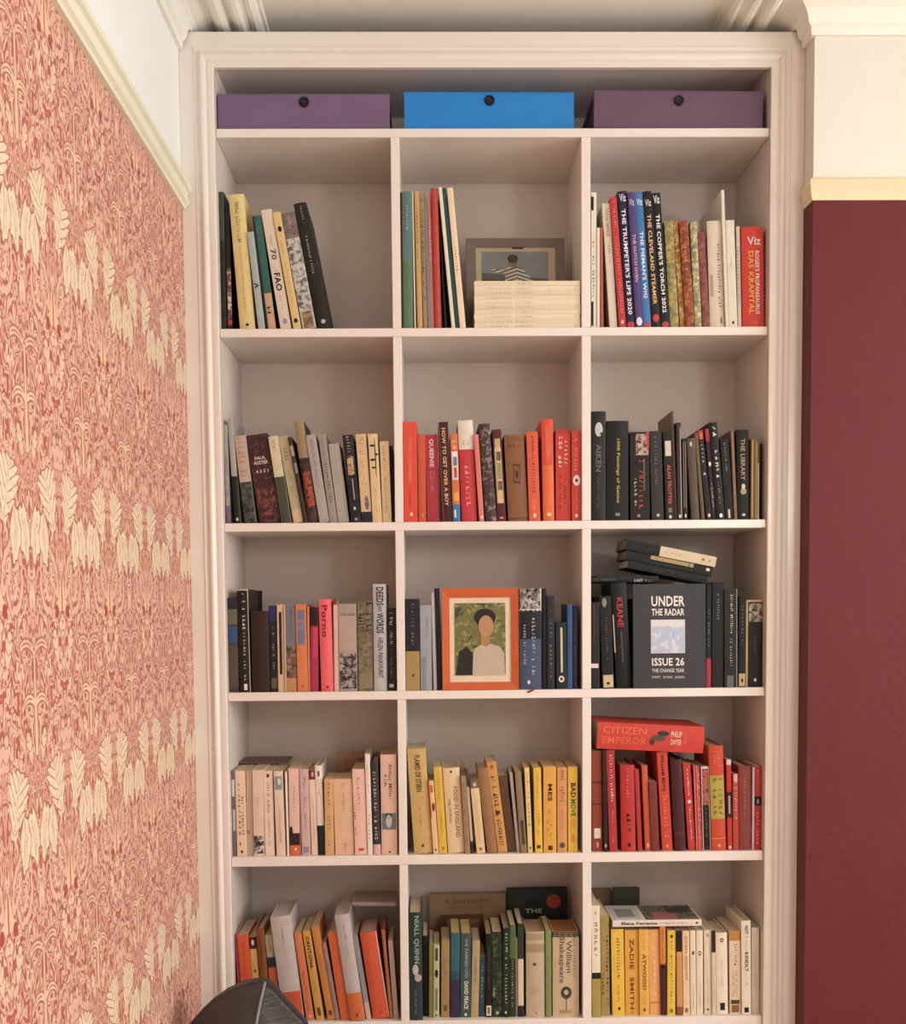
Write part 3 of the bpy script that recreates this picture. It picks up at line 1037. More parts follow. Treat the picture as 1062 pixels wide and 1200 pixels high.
K = 'b2'
B(K, 40, 114, 35, 66, 'e0452c', 'bright orange-red book beside the divider', T=[('~32', 'f0a080', .04, .66, .36, .60, 'l'), ('~12', '8a2418', .68, .85, .36, .56)], N=[('f0c8a8', .9, .94, .45, .65, 'emblem')])
B(K, 119, 160, 112, 132, 'd0522e', 'slim burnt-orange book', N=[('e08858', .9, .94, .4, .65, 'emblem')], T=[('~14', 'e08050', .2, .8, .4, .6)])
B(K, 166, 231, 153, 136, 'b02c3a', 'crimson book titled with one white capital word', T=[('QUEENIE', 'f0c8c4', .05, .37, .25, .65), ('~12', 'd87880', .42, .68, .25, .7)])
B(K, 250, 302, 225, 68, '4e1c20', 'tall dark maroon book with white capitals', T=[('HOW TO GET OVER A BOY', 'e8b890', .06, .84, .3, .68)], N=[('8a3a34', 0, 1, 0, .12)])
B(K, 306, 346, 289, 132, 'd87038', 'multicoloured orange, white and blue paperback', T=[('~7', 'f4e4d8', .05, .18, .2, .8)], N=[('e4dcd8', .20, .52, .12, .9), ('2c5c8c', .26, .36, .3, .8), ('c03c34', .38, .5, .35, .75), ('e4a848', .66, .76, .2, .9), ('3c78a8', .80, 1), ('e0e4e8', .86, .95, .2, .45)])
B(K, 354, 436, 330, 60, 'c8323c', 'red book with wide cream head', T=[('~5', '8a8078', .18, .25, .3, .8, 'h'), ('~10', 'e89088', .34, .86, .3, .65)], N=[('e4d8c8', 0, .285)], k='h')
B(K, 448, 474, 416, 136, 'e07a6c', 'thin salmon pink book', N=[('f0d8c8', .93, .97, .3, .7, 'emblem')])
B(K, 483, 542, 443, 78, 'm:3e2a28,54403c,8a7878', 'dark mottled grey-brown book', k='h')
B(K, 545, 593, 516, 108, '5e2226', 'maroon book with cream and black label strip', N=[('c8a878', .1, .2, .2, .8), ('d8b888', .20, .80, .15, .85), ('241c1a', .24, .34, .25, .8), ('8a8450', .36, .54, .25, .8), ('241c1a', .56, .66, .25, .8), ('d89868', .95, .97, .3, .7)])
B(K, 605, 712, 581, 138, '8a5a36', 'thick brown leatherette book with tooled panel', k='h', T=[('~7', '5a3418', .03, .07, .15, .85, 'h'), ('~7', '5a3418', .11, .15, .15, .85, 'h')], N=[('5a3620', .34, .56, .36, .72), ('8a5a36', .36, .54, .40, .68), ('4a2a18', .41, .51, .48, .62, 'emblem'), ('6a4020', .96, .975)])
B(K, 718, 778, 702, 120, 'de5a30', 'orange paperback lettered in dark red', T=[('~20', '7a2418', .05, .72, .4, .68), ('~10', 'f0b890', .76, .88, .35, .6)], N=[('f0d0b0', .91, .96, .35, .65, 'emblem')])
B(K, 793, 855, 783, 52, 'e04a2a', 'tallest orange-red book with fine gold title', T=[('~13', 'f0a080', .03, .42, .35, .65, 'l')], N=[('e86a30', .45, 1, .04, .96), ('f4d0a8', .915, .95, .35, .7, 'emblem')], k='h')
B(K, 862, 942, 857, 108, 'cc3a2a', 'red book with two bold white words', T=[('~7', 'f0d0c8', .08, .40, .58, .84), ('~7', 'f0d0c8', .08, .44, .18, .44), ('~12', '8a2418', .5, .85, .55, .75), ('~10', '8a2418', .5, .9, .2, .4)], N=[('b8302a', .0, .05)])
B(K, 948, 998, 944, 114, 'd03c34', 'red book with round white emblem', T=[('~12', 'e88878', .06, .45, .25, .7), ('~10', 'e88878', .62, .88, .4, .6)], N=[('f0e4dc', .49, .61, .15, .9, 'emblem'), ('2c2020', .53, .57, .35, .7, 'emblem'), ('f0e4dc', .92, .96, .35, .65, 'emblem')])
settle(CUB[K])

K = 'b3'
B(K, 40, 122, 39, 58, '2b2724', 'tall charcoal book with white portrait head', k='h', T=[('AIKEN', '6c6664', .30, .55, .3, .68), ('~20', '565050', .6, .88, .35, .6)], N=[('c8c4c0', .10, .23, .25, .78, 'emblem'), ('2b2724', .19, .24, .55, .8, 'emblem')])
B(K, 127, 250, 131, 112, '1f1b19', 'thick black book with yellow-green title', k='h', T=[('1000 Paintings of Genius', 'b4a848', .18, .82, .42, .60)], N=[('8a8278', .92, .95, .4, .6)])
B(K, 262, 380, 258, 176, '241c1a', 'black book with face photo and red lettering', T=[('~10', 'c8283c', .32, .88, .45, .68), ('~8', 'd8c8b8', .52, .86, .2, .34)], N=[('m:a88878,d0b0a0,3a2a28', .02, .26, .3, .95), ('c0342c', .0, .18, .84, .98), ('8a7a48', .3, .66, .70, .74), ('c86a50', .93, .96, .35, .5)])
B(K, 383, 450, 368, 171, '35312f', 'dark grey book with grey lettering', T=[('~18', '7a7876', .06, .40, .35, .65), ('~10', '8a7078', .42, .6, .35, .6)], N=[('c0b8b0', .925, .96, .4, .65, 'emblem')])
B(K, 462, 514, 446, 176, '241f1d', 'black book with white label and orange-red title', T=[('ALAN TROTTER', 'd0583a', .37, .82, .3, .7)], N=[('cfc4b8', .10, .27, .15, .8), ('8a6858', .86, .91, .3, .7), ('e0d8d0', .94, .98, .35, .65, 'emblem')])
B(K, 516, 526, 493, 56, '6a4634', 'very thin tall brown booklet', k='m')
B(K, 530, 556, 519, 122, '352a28', 'thin black booklet with pale stripe', k='m', N=[('c0a898', .05, .98, .75, .9), ('d8d0c8', .94, .98, .2, .7, 'emblem')])
B(K, 562, 604, 555, 212, '221e1d', 'thin black book outlined in a pale line', k='m', N=[('b8a090', .04, .85, .1, .2), ('b8a090', .04, .85, .6, .7), ('d8d0c8', .92, .97, .3, .7, 'emblem')])
B(K, 607, 662, 580, 212, '5a4a3c', 'olive-brown worn book', N=[('c8bcae', .04, .1, .3, .6, 'emblem')], k='h')
B(K, 664, 690, 622, 180, '6a5436', 'slim khaki book', k='h')
B(K, 692, 722, 640, 166, '2c1e1c', 'black book with red head and white title', T=[('~9', 'd8d0c8', .16, .56, .3, .75)], N=[('a02c28', 0, .1), ('c87830', .03, .1, .4, .8), ('e0d8d0', .93, .97, .3, .8, 'emblem')])
B(K, 724, 748, 682, 158, '3a1c22', 'slim black book with crimson head and white dot', T=[('~12', 'd8d0cc', .60, .88, .3, .75)], N=[('a8283c', .0, .14), ('e8e0dc', .36, .41, .2, .85, 'emblem')])
B(K, 750, 798, 705, 122, '1d1b1a', 'tall black rounded book with chalky white letters', k='h', T=[('~9', 'd8d4cc', .04, .60, .35, .8), ('~8', '8a8470', .62, .85, .4, .7)], N=[('f0ece8', .935, .98, .35, .75, 'emblem')])
B(K, 800, 848, 768, 216, '1f1b1a', 'black book under a salmon page edge', T=[('~14', '9a9490', .05, .45, .4, .65)], N=[('d8d0c8', .87, .98, .35, .6)], pg='d8a080')
B(K, 850, 866, 829, 166, '8a6c4a', 'thin tan book beside a gold-lettered black one', k='m')
B(K, 868, 938, 862, 162, '221f1b', 'black book with gold capitals and bird emblem', T=[('THE LIBRARY', 'b09a70', .1, .56, .3, .66)], N=[('e0d8cc', .60, .66, .35, .65, 'emblem'), ('b8a888', .65, .72, .25, .75, 'emblem'), ('e0dcd4', .93, .96, .35, .65, 'emblem')], k='h')
B(K, 941, 992, 944, 212, '7a5c34', 'brown book with cream stripes', N=[('c8ac7c', .02, .98, .12, .25), ('c8a878', .04, .98, .6, .7), ('d8c8a8', .3, 1, .84, .97)])
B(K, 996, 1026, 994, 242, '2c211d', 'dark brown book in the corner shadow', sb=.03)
settle(CUB[K])

# ---- third row
K = 'c1'
B(K, 42, 97, 28, 148, '4a3a38', 'navy and brown book with a blue block', N=[('2a2c3c', 0, .12), ('6a6450', .12, .28), ('2f5080', .30, .48, .1, .95), ('5a4640', .5, .95)])
B(K, 99, 164, 80, 100, '2b1a18', 'tall black-brown book framed by a cream line', k='h', T=[('~10', 'd8d0c4', .04, .40, .42, .70), ('~14', 'b8a898', .42, .9, .45, .68)], N=[('cdb8a0', .0, .012), ('cdb8a0', 0, 1, .93, .98), ('e0d8cc', .92, .98, .42, .7)])
B(K, 172, 274, 164, 222, '40211d', 'thick plain dark brown book', k='h')
B(K, 276, 318, 262, 192, '262634', 'slim navy book with small gold lettering', T=[('~16', 'a89878', .25, .75, .4, .65)], N=[('2c3468', 0, .18), ('5a5c40', .84, .96, .1, .9)])
B(K, 320, 356, 309, 186, 'd8b494', 'slim cream book with a brown centre stripe', N=[('3c201c', .12, .80, .3, .7), ('2a1814', .08, .14, .3, .7, 'emblem')])
B(K, 358, 366, 350, 192, 'c8b09a', 'wafer-thin pale booklet', k='m')
B(K, 368, 426, 360, 190, '77747c', 'grey-blue book with brown picture below', T=[('~10', '5a5860', .05, .4, .45, .7)], N=[('m:6e5044,9a7a60,4c3a34', .48, .84), ('c08858', .84, 1)])
B(K, 428, 488, 413, 186, 'dd7a44', 'orange book with a grey-blue label', N=[('6e7898', .06, .46, .15, .85), ('dd7a44', .18, .20, .2, .8), ('dd7a44', .26, .27, .2, .8), ('b85428', .92, .95, .4, .65, 'emblem')])
B(K, 490, 502, 480, 196, 'd88a58', 'thin apricot booklet', k='m')
B(K, 504, 546, 503, 202, 'b02850', 'slim magenta book with black head', N=[('341820', 0, .22, .0, 1), ('c83858', .24, .6, .3, .9)])
B(K, 562, 636, 541, 158, 'e05a62', 'coral pink book with red handwritten title', k='h', T=[('Porno', '8a1c2c', .06, .41, .22, .68)], N=[('8a2838', .94, .97, .4, .6)], g=1.2)
B(K, 638, 662, 626, 166, 'e2b0a4', 'slim pale pink book', N=[('8a4038', 0, .04)])
B(K, 664, 770, 656, 182, 'a8968a', 'thick grey book with black-and-white crowd photo', T=[('~9', '4a403c', .10, .135, .05, .95, 'h')], N=[('b89c90', .14, .53, .06, .94), ('m:5c5450,b0a8a0,2a2624', .57, .97, .05, .95)])
B(K, 774, 858, 768, 166, 'm:786850,8a7c60,665842', 'olive-grey book with dark brush lettering', T=[('~5', '241f18', .02, .38, .55, .95), ('~4', '241f18', .14, .36, .05, .5)], N=[('8a7c60', .8, .97, .05, .95)])
B(K, 862, 938, 858, 70, 'bfbcbf', 'silver book with heavy black capitals', k='h', T=[('DEEDS', '2a2626', .03, .20, .25, .8), ('NOT', '3c3838', .205, .26, .35, .65), ('WORDS', '2a2626', .27, .46, .25, .8), ('HELEN PANKHURST', '5a5656', .50, .88, .35, .72)])
B(K, 940, 988, 941, 206, '241c1a', 'black book with white title beside the silver one', T=[('~6', 'd8d0c8', .06, .22, .25, .7), ('~8', 'c8c0b8', .26, .45, .3, .65), ('~14', '8a7c70', .5, .85, .35, .6)], N=[('c0b8b0', .92, .96, .25, .75)])
settle(CUB[K])
faceout(K, 150, 232, 108, '3a2226', 'dark maroon book standing face-out behind thick brown one', .015, .19, T=[('~8', '6a5048', 180, 140, 214, 158)], place='in the brown cubby')

K = 'c2'
B(K, 30, 108, 27, 130, '26252e', 'navy book with mustard lower half', T=[('~12', '8a5a64', .05, .52, .4, .66)], N=[('a88a48', .57, 1), ('3a3020', .82, .85, .45, .6, 'emblem')])
B(K, 113, 176, 110, 166, 'a2a2b0', 'pale lilac-grey book', T=[('~14', '6e7288', .15, .55, .5, .75)], N=[('8a8c9c', .6, 1, .1, .5)])
B(K, 186, 204, 172, 96, 'cfcbcc', 'tall thin white book beside the navy one', k='m')
B(K, 206, 234, 186, 70, '24203a', 'tall thin navy book next to the orange frame', k='h')
B(K, 672, 798, 674, 70, '46536e', 'thick slate-blue book with photo strip at its head', k='h', T=[('~14', 'b8c0cc', .36, .76, .18, .30), ('~18', 'a8b4c4', .22, .88, .55, .72)], N=[('26262c', .215, .5, .04, .96), ('m:8a8680,2c2a2a,c0bcb4', 0, .205, .04, .96), ('d8d4cc', .205, .225), ('d8d4cc', 0, .22, .94, 1), ('e8e4e0', .91, .95, .35, .48, 'emblem')])
B(K, 802, 826, 800, 72, '1d1b20', 'slim black book beside the slate-blue one', k='h')
B(K, 829, 870, 826, 112, '2d2c3a', 'slim dark navy book with grey lettering', T=[('~16', '8a8890', .15, .9, .35, .65)])
B(K, 881, 940, 876, 262, '2c2b2c', 'black book with white stripe and ring emblem', N=[('cfc4a8', .08, .75, .42, .62), ('e0d8c8', .80, .90, .2, .75, 'emblem'), ('2c2b2c', .825, .875, .35, .62, 'emblem')])
B(K, 942, 970, 941, 160, '2f5a90', 'slim bright blue book', k='h')
B(K, 972, 1000, 972, 166, '2c2c44', 'slim dark indigo book', k='h', T=[('~9', '6a6c88', .4, .8, .35, .65)])
settle(CUB[K])

K = 'c3'
B(K, 36, 88, 34, 366, '2a211f', 'short dark brown book with white label', N=[('e0d4c4', .71, .76, 0, .85), ('4a3430', .0, .5, .3, .5)], sb=.012)
B(K, 104, 168, 86, 332, '1f1b1a', 'black book with cream label at its foot', N=[('cfb890', .855, .99, .08, .95), ('2a2420', .93, .96, .35, .65, 'emblem'), ('8a8478', .02, .12, .2, .6, 'emblem')], T=[('~16', '5c5652', .2, .7, .4, .6)], sb=.012)
B(K, 184, 270, 150, 258, '1c191a', 'glossy black book with red name in capitals', k='h', T=[('KEANE', 'b82c30', .14, .42, .3, .68)], N=[('d0c8bc', .3, .66, .0, .07), ('4a4644', .45, .75, .45, .55)], sb=.012)
B(K, 290, 360, 290, 345, '232021', 'black hardback hidden behind the magazine, before its hidden neighbour', k='h', sb=.028)
B(K, 560, 660, 560, 345, '262223', 'black hardback tucked behind the magazine edge', k='h', sb=.028)
B(K, 690, 716, 690, 262, '211e1e', 'slim black book with red foot', T=[('~12', '9a948e', .25, .62, .3, .6)], N=[('b0283c', .72, 1, 0, 1)], sb=.014)
B(K, 722, 788, 721, 252, '242021', 'black book with grey title beside a red-footed one', T=[('~12', '8a8480', .06, .36, .4, .65)])
B(K, 792, 866, 790, 290, '2b2929', 'charcoal book with long white title', T=[('~18', 'd8d4cc', .06, .46, .45, .68), ('~12', 'b8b4ac', .48, .8, .42, .62)], N=[('6a6864', .88, 1, .2, .7), ('a8a49c', 0, 1, .95, 1)])
B(K, 872, 914, 873, 332, '241f1d', 'slim black book with cream label low down', N=[('c8b078', .85, .99, .05, .9), ('2a241c', .9, .95, .35, .65, 'emblem')], T=[('~12', '7a746c', .1, .6, .35, .6)])
B(K, 918, 1014, 918, 352, '1f1c1c', 'thick black book edged in cream with picture panel', T=[('~16', '6c6862', .38, .62, .5, .62)], N=[('c8a868', 0, 1, 0, .12), ('c8a868', 0, .025), ('m:8a7c70,c8bcac,3a3430', .04, .25, .18, 1), ('e0d8cc', .90, .94, .5, .65, 'emblem')])
settle(CUB[K])
lying('c3', 76, 420, 216, 254, 258, '26272b', 'glossy black book lying lowest of the tilted pile', k='h', sb=.03, d=.16, T=[('LAST', 'd8d4cc', .60, .74, .1, .5), ('~4', 'c8c4bc', .78, .9, .1, .5)], N=[('5a5e64', .05, .3, .3, .45)], on='above the dark magazine')
lying('c3', 240, 690, 160, 205, 297, '201c1c', 'plain black paperback with white page end in tilted pile', sb=.03, d=.13, T=[('~10', '4a4644', .3, .6, .3, .6)], on='above the dark magazine', pg='c8bca8')
lying('c3', 232, 716, 102, 156, 254, '211e1e', 'black book with khaki strip in the tilted pile', sb=.028, d=.13, T=[('~14', '5a5654', .3, .6, .12, .3)], N=[('b49c6c', .28, .78, .55, .98), ('6a5a3c', .72, .735, .56, .97), ('e8e4dc', .93, .97, .5, .8)], on='above the dark magazine', pg='8a7c68')
lying('c3', 228, 738, 27, 86, 188, '1f1b1a', 'black and white book topmost on the tilted pile', sb=.024, d=.13, T=[('~12', '8a8070', .44, .62, .45, .6), ('~10', '4a4440', .08, .3, .3, .5)], N=[('dcc8a8', .38, 1, .0, 1), ('8a8070', .84, .88, .35, .65, 'emblem'), ('b8a888', .91, .95, .32, .65, 'emblem')], on='above the dark magazine', pg='8a7c68')

# ---- fourth row
K = 'd1'
B(K, 38, 60, 28, 162, '6a5a58', 'thin dark mottled book by the side panel', k='m', N=[('c0b8b4', .1, .3, .1, .8), ('a8a0a0', .45, .7, .2, .9)])
B(K, 63, 120, 48, 162, 'd9b8a0', 'cream book with red title beside black author', T=[('~12', 'c04a48', .14, .9, .25, .5), ('~14', '3a302c', .3, .8, .58, .8)], N=[('3a302c', .93, .965, .35, .6, 'emblem')])
B(K, 123, 154, 112, 162, 'c8ae94', 'slim beige book with fine brown lines', N=[('8a705c', 0, 1, .3, .38), ('8a705c', 0, 1, .6, .68), ('b85a48', .7, .74, .0, .5)])
B(K, 157, 219, 145, 158, 'd2b6a2', 'beige book with black-and-white picture at foot', N=[('m:5a504c,d8ccc0,2c2624', .76, .97, .05, .95)], T=[('~7', 'a88c7c', .3, .45, .4, .6)])
B(K, 221, 275, 205, 162, 'dec2ac', 'cream paperback with brown vertical title', T=[('~14', '5c4238', .14, .5, .35, .65), ('~18', '8a6c5c', .52, .9, .4, .62)], N=[('4a3a34', .03, .08, .35, .65, 'emblem')])
B(K, 287, 338, 268, 164, 'd9bca6', 'cream book with a small grey photo at head', N=[('868a8c', .06, .22, .1, .9), ('c8c4c0', .08, .16, .4, .8, 'emblem')], T=[('~14', 'a88a78', .4, .9, .4, .65, 'l')])
B(K, 346, 358, 332, 166, 'e0cabc', 'thin white booklet among cream paperbacks', k='m')
B(K, 362, 424, 349, 148, 'd6b0a0', 'pinkish book with black silhouettes and orange foot', T=[('~10', 'a07868', .2, .5, .4, .6)], N=[('2e2422', .74, .88), ('2e2422', .66, .78, .0, .3, 'emblem'), ('c85a2c', .88, 1), ('e8c8a8', .91, .945, .45, .62, 'emblem'), ('a8483c', 0, 1, .94, 1)])
B(K, 429, 480, 412, 152, 'c2a2a0', 'mauve-pink book with dark title', T=[('~14', '5a4a50', .1, .45, .35, .7), ('~8', 'a06060', .5, .7, .4, .65)], N=[('8a7c88', .9, .97, .15, .85)])
B(K, 483, 519, 461, 158, 'dcbfa8', 'slim cream book with small red picture at head', N=[('6a3030', 0, .11), ('c89890', .02, .08, .4, .8, 'emblem')], T=[('~16', 'a88674', .3, .9, .4, .65, 'l')])
B(K, 522, 560, 501, 132, 'e4cec2', 'slim white book with black lower third', N=[('2a2624', .67, 1), ('4a3c38', .06, .12, .4, .65)], T=[('~8', 'b8988c', .15, .35, .4, .6, 'l')], k='h')
B(K, 562, 612, 551, 208, 'c69a68', 'tan book beside a thick peach one', T=[('~16', '8a6038', .05, .9, .4, .65)])
B(K, 617, 726, 600, 208, 'd2a888', 'thick peach-coloured plain book', T=[('~12', 'a07c60', .06, .45, .45, .6), ('~5', '7a5a44', .85, .97, .45, .6)])
B(K, 730, 800, 713, 152, 'dab0a0', 'pink book with a red oblong near its foot', T=[('~11', 'b08074', .1, .5, .35, .6), ('~6', '7a5a54', .4, .6, .02, .2), ('~5', '7a5a54', .68, .78, .05, .25)], N=[('c03a30', .925, .955, .3, .75)])
B(K, 803, 830, 785, 66, 'e6ccc0', 'tall slim white book', T=[('~14', 'c88078', .08, .4, .35, .65), ('~8', 'b88078', .6, .9, .35, .65)])
B(K, 835, 876, 818, 112, '3a3432', 'black book with white script running down', T=[('~20', 'd0c8bc', .1, .85, .26, .70)], N=[('c8a498', .89, 1)], k='h')
B(K, 880, 970, 874, 70, 'dcb4a0', 'tall pink-cream book with small portrait photo', k='h', T=[('Arthur Miller', '5c4844', .09, .43, .5, .72, 'vl'), ('A Life', '5c4844', .19, .32, .22, .42, 'vl')], N=[('6e7074', .585, .75, .06, .94), ('b8b4b0', .6, .73, .3, .68, 'emblem'), ('3a3838', .585, .64, .25, .7, 'emblem'), ('3a2c28', .965, .985, .45, .58, 'emblem')])
settle(CUB[K])
faceout(K, 632, 880, 62, 'a97c62', 'brown book standing face-out behind the peach books', .02, .165, T=[('~9', '6a4836', 655, 90, 780, 104), ('~9', '6a4836', 655, 118, 780, 132), ('~7', '6a4836', 655, 146, 740, 158)], place='in the pale cubby')
lying(K, 60, 352, 119, 129, 129, '6a5448', 'thin brown magazine lying across cream paperbacks', k='m', sb=.115, d=.10)

K = 'd2'
B(K, 76, 180, 34, 64, 'c4a05e', 'thick tan book with dark condensed capitals', k='h', T=[('FLAMES OF STERN', '54401e', .06, .41, .35, .66), ('~8', '8a6c34', .55, .75, .42, .55)], N=[('5a4420', .91, .94, .42, .58, 'emblem')], sb=.012)
B(K, 184, 214, 154, 242, 'e0b88c', 'slim cream book with orange drawing', N=[('c85a2c', .0, .5, .0, .2), ('c85a2c', .06, .16, .3, .8), ('6a3420', .3, .42, .4, .9, 'emblem'), ('4a3c30', .93, .96, .35, .65, 'emblem')])
B(K, 217, 263, 184, 166, 'd8ac28', 'bright yellow slim book', T=[('~12', 'a88018', .05, .4, .35, .65), ('~10', 'a88018', .5, .8, .4, .62)], N=[('a88018', .92, .96, .35, .7, 'emblem')])
B(K, 268, 362, 236, 172, 'ddc094', 'thick cream book with brown capital title', k='h', T=[('FOOD IN ENGLAND', '6a543c', .22, .82, .55, .78, 'vl'), ('~14', '4a3828', .36, .66, .22, .36)], N=[('3a2c20', .03, .06, .42, .55, 'emblem')])
B(K, 364, 396, 338, 214, '9a7a5c', 'slim grey-brown book beside a cream title', T=[('~18', '6a5040', .1, .9, .4, .65)])
B(K, 398, 412, 364, 168, 'cdb294', 'thin pale booklet with dark head', k='m', N=[('4a3c40', 0, .22), ('3a2c28', .86, 1)])
B(K, 430, 478, 390, 240, 'd8bb8a', 'cream book with a dark figure at its head', N=[('6a5c50', 0, .11), ('c0b098', .03, .09, .3, .7, 'emblem'), ('8a6c30', .92, .965, .3, .7, 'emblem')], T=[('~14', 'a8885c', .2, .85, .4, .6, 'l')])
B(K, 490, 548, 431, 174, '94683f', 'plain brown book leaning beside gold script', k='h')
B(K, 551, 605, 484, 138, 'c88f45', 'golden tan book with black script title', T=[('~9', '2e2214', .16, .5, .25, .75), ('&', '2e2214', .53, .60, .25, .75), ('~10', '4a3820', .64, .94, .3, .75)], N=[('b84a20', .03, .08, .3, .7, 'emblem')])
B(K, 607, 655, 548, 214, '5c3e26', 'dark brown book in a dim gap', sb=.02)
B(K, 657, 674, 614, 196, 'c0b0ac', 'thin grey-white leaning booklet', k='m')
B(K, 678, 714, 644, 190, '887050', 'slim olive-grey book', N=[('4a3c28', .6, .9, .3, .8)])
B(K, 720, 746, 699, 168, 'e2c27c', 'slim pale yellow book with dotted title', T=[('~14', '7a5c20', .06, .7, .4, .7)], N=[('3a2c18', .93, .96, .35, .65, 'emblem')])
B(K, 760, 802, 750, 168, 'dcb02e', 'clear yellow book with brown square logo', T=[('~22', 'a87c18', .08, .8, .38, .65)], N=[('4a3814', .91, .95, .25, .75)])
B(K, 808, 880, 804, 162, 'd89c2e', 'amber book with bold short title', T=[('MES', '3a2410', .2, .4, .35, .68), ('~5', 'a8701c', .5, .56, .4, .6), ('~8', '8a5c18', .62, .82, .5, .7), ('~8', '8a5c18', .62, .82, .25, .45)], N=[('4a3010', .92, .97, .35, .7)])
B(K, 886, 940, 884, 166, 'cf8f52', 'peach-amber book with a small animal emblem', T=[('~13', '8a4c28', .04, .45, .35, .75), ('~8', 'b0743c', .5, .8, .4, .6)], N=[('5a4a38', .88, .95, .2, .8, 'emblem')])
B(K, 946, 1000, 944, 162, 'e0b42c', 'yellow book with black and green heavy capitals', T=[('BAD', '1c1a14', .19, .36, .3, .8), ('MOVE', '1f6a3c', .38, .58, .3, .8), ('~6', 'd88a20', .62, .76, .25, .75)], N=[('d08a28', .78, .9, .3, .7, 'emblem')])
settle(CUB[K])

K = 'd3'
B(K, 46, 104, 40, 242, '8f3a24', 'brick-brown book with white label', N=[('d8cdb8', .77, .87, .2, .85), ('5a2418', .3, .32), ('5a2418', .52, .535), ('d8a088', .91, .96, .45, .6)])
B(K, 107, 132, 92, 238, '3f1214', 'slim near-black maroon book', N=[('b8a8a0', .92, .96, .3, .7, 'emblem')])
B(K, 142, 188, 122, 236, 'b02a26', 'red book with stout white capitals', T=[('~17', 'e8ccc8', .05, .52, .35, .72), ('~8', 'd89890', .58, .72, .4, .65), ('~4', 'd89890', .86, .93, .4, .6)])
B(K, 212, 302, 203, 322, 'ba2a22', 'scarlet book with black script title', k='h', T=[('~9', 'e0705c', .04, .4, .4, .62), ('~6', '3a0a0c', .5, .86, .35, .75)], N=[('3a0a0c', .90, .95, .4, .65, 'emblem')])
B(K, 304, 328, 284, 346, 'b22c24', 'thin red book beside scarlet script', T=[('~10', 'd86858', .1, .5, .35, .65)])
B(K, 346, 378, 324, 324, 'c85032', 'slim orange-red book', T=[('~12', 'e89068', .1, .6, .4, .65)], N=[('e8a888', .91, .96, .3, .7, 'emblem')])
B(K, 381, 425, 365, 416, '7a2f26', 'short brown-red book')
B(K, 442, 500, 410, 248, 'cc3e2c', 'red book with black author and orange title', T=[('WILLIAM BOYD', '3a1414', .03, .4, .35, .65), ('~12', 'e88038', .44, .88, .3, .7)], N=[('e8a080', .94, .97, .4, .6, 'emblem')])
B(K, 512, 575, 488, 292, '521a1a', 'dark oxblood book', k='h', N=[('6a2a26', .8, .815, .1, .9)])
B(K, 590, 632, 556, 312, 'c02c26', 'red book with fine white lettering and dot', T=[('~14', 'e8d0c8', .07, .38, .4, .7), ('~16', 'e8c8c0', .5, .9, .4, .65)], N=[('f0e0d8', .42, .46, .3, .75, 'emblem')])
B(K, 634, 668, 616, 326, 'bc342a', 'red book with white pinstripes', N=[('e0b8b0', 0, 1, .06, .13), ('e0a8a0', 0, 1, .52, .58)], T=[('~12', 'e0a098', .1, .9, .66, .88)])
B(K, 672, 720, 659, 330, '4a2c26', 'picture-spined dark book framed in white', N=[('d8c8bc', 0, 1, 0, .1), ('d8c8bc', 0, 1, .9, 1), ('d8c8bc', 0, .03), ('m:a86a58,c84a38,5a3a34', .04, .46, .1, .9), ('1f1a18', .47, .96, .1, .9)], T=[('~16', '8a7c70', .5, .85, .4, .6)])
B(K, 723, 806, 704, 214, 'cc4426', 'orange-red book with mustard panel', k='h', T=[('~7', 'e88a40', .05, .2, .55, .75), ('~7', 'e88a40', .05, .2, .3, .5), ('~7', '6a5420', .31, .68, .55, .85), ('~7', '6a5420', .31, .68, .2, .45)], N=[('b4a03c', .285, .70, .02, .98), ('e08a58', .885, .893), ('e8a868', .94, .97, .4, .6, 'emblem')])
B(K, 812, 838, 804, 290, 'c42e22', 'thin red book with white head and black middle', N=[('d8ccc4', 0, .06), ('2a2422', .36, .64), ('b8b0a8', .40, .6, .3, .7), ('d8c8c0', .95, .99, .2, .8, 'emblem')])
B(K, 843, 874, 840, 372, 'c23e34', 'slim light red book', T=[('~14', 'f0c8b8', .1, .6, .35, .7)], N=[('d8b8a8', .0, .1, .2, .8)])
B(K, 878, 946, 875, 328, '8f3f3c', 'dusty maroon book', k='h', T=[('~18', 'b87868', .05, .62, .4, .6)])
B(K, 949, 960, 949, 334, 'd4c0c0', 'thin white booklet between red books', k='m')
B(K, 963, 1008, 968, 328, 'bc2c28', 'red book with a black square on its spine', T=[('~9', 'd88078', .05, .32, .35, .65), ('~9', 'e89888', .55, .95, .3, .7)], N=[('2a1416', .36, .47, .05, .95), ('a89890', .39, .45, .35, .65, 'emblem')])
settle(CUB[K])
lying(K, 70, 672, 62, 212, 240, 'd0382a', 'thick red hardback lying flat across the row', k='h', sb=.004, d=.16, drop=True,
      T=[('CITIZEN', 'e8703c', .05, .46, .60, .86, 'vl'), ('EMPEROR', 'e46a3a', .05, .46, .22, .48, 'vl'), ('PHILIP', 'e8c0ac', .69, .79, .56, .78), ('DWYER', 'e8c0ac', .69, .79, .26, .48), ('~5', 'e07868', .81, .85, .3, .7)],
      N=[('5a4a3c', .50, .64, .38, .62, 'emblem'), ('3a302c', .56, .67, .58, .78, 'emblem'), ('4a3830', .49, .54, .22, .46, 'emblem')], on='in the red books cubby')

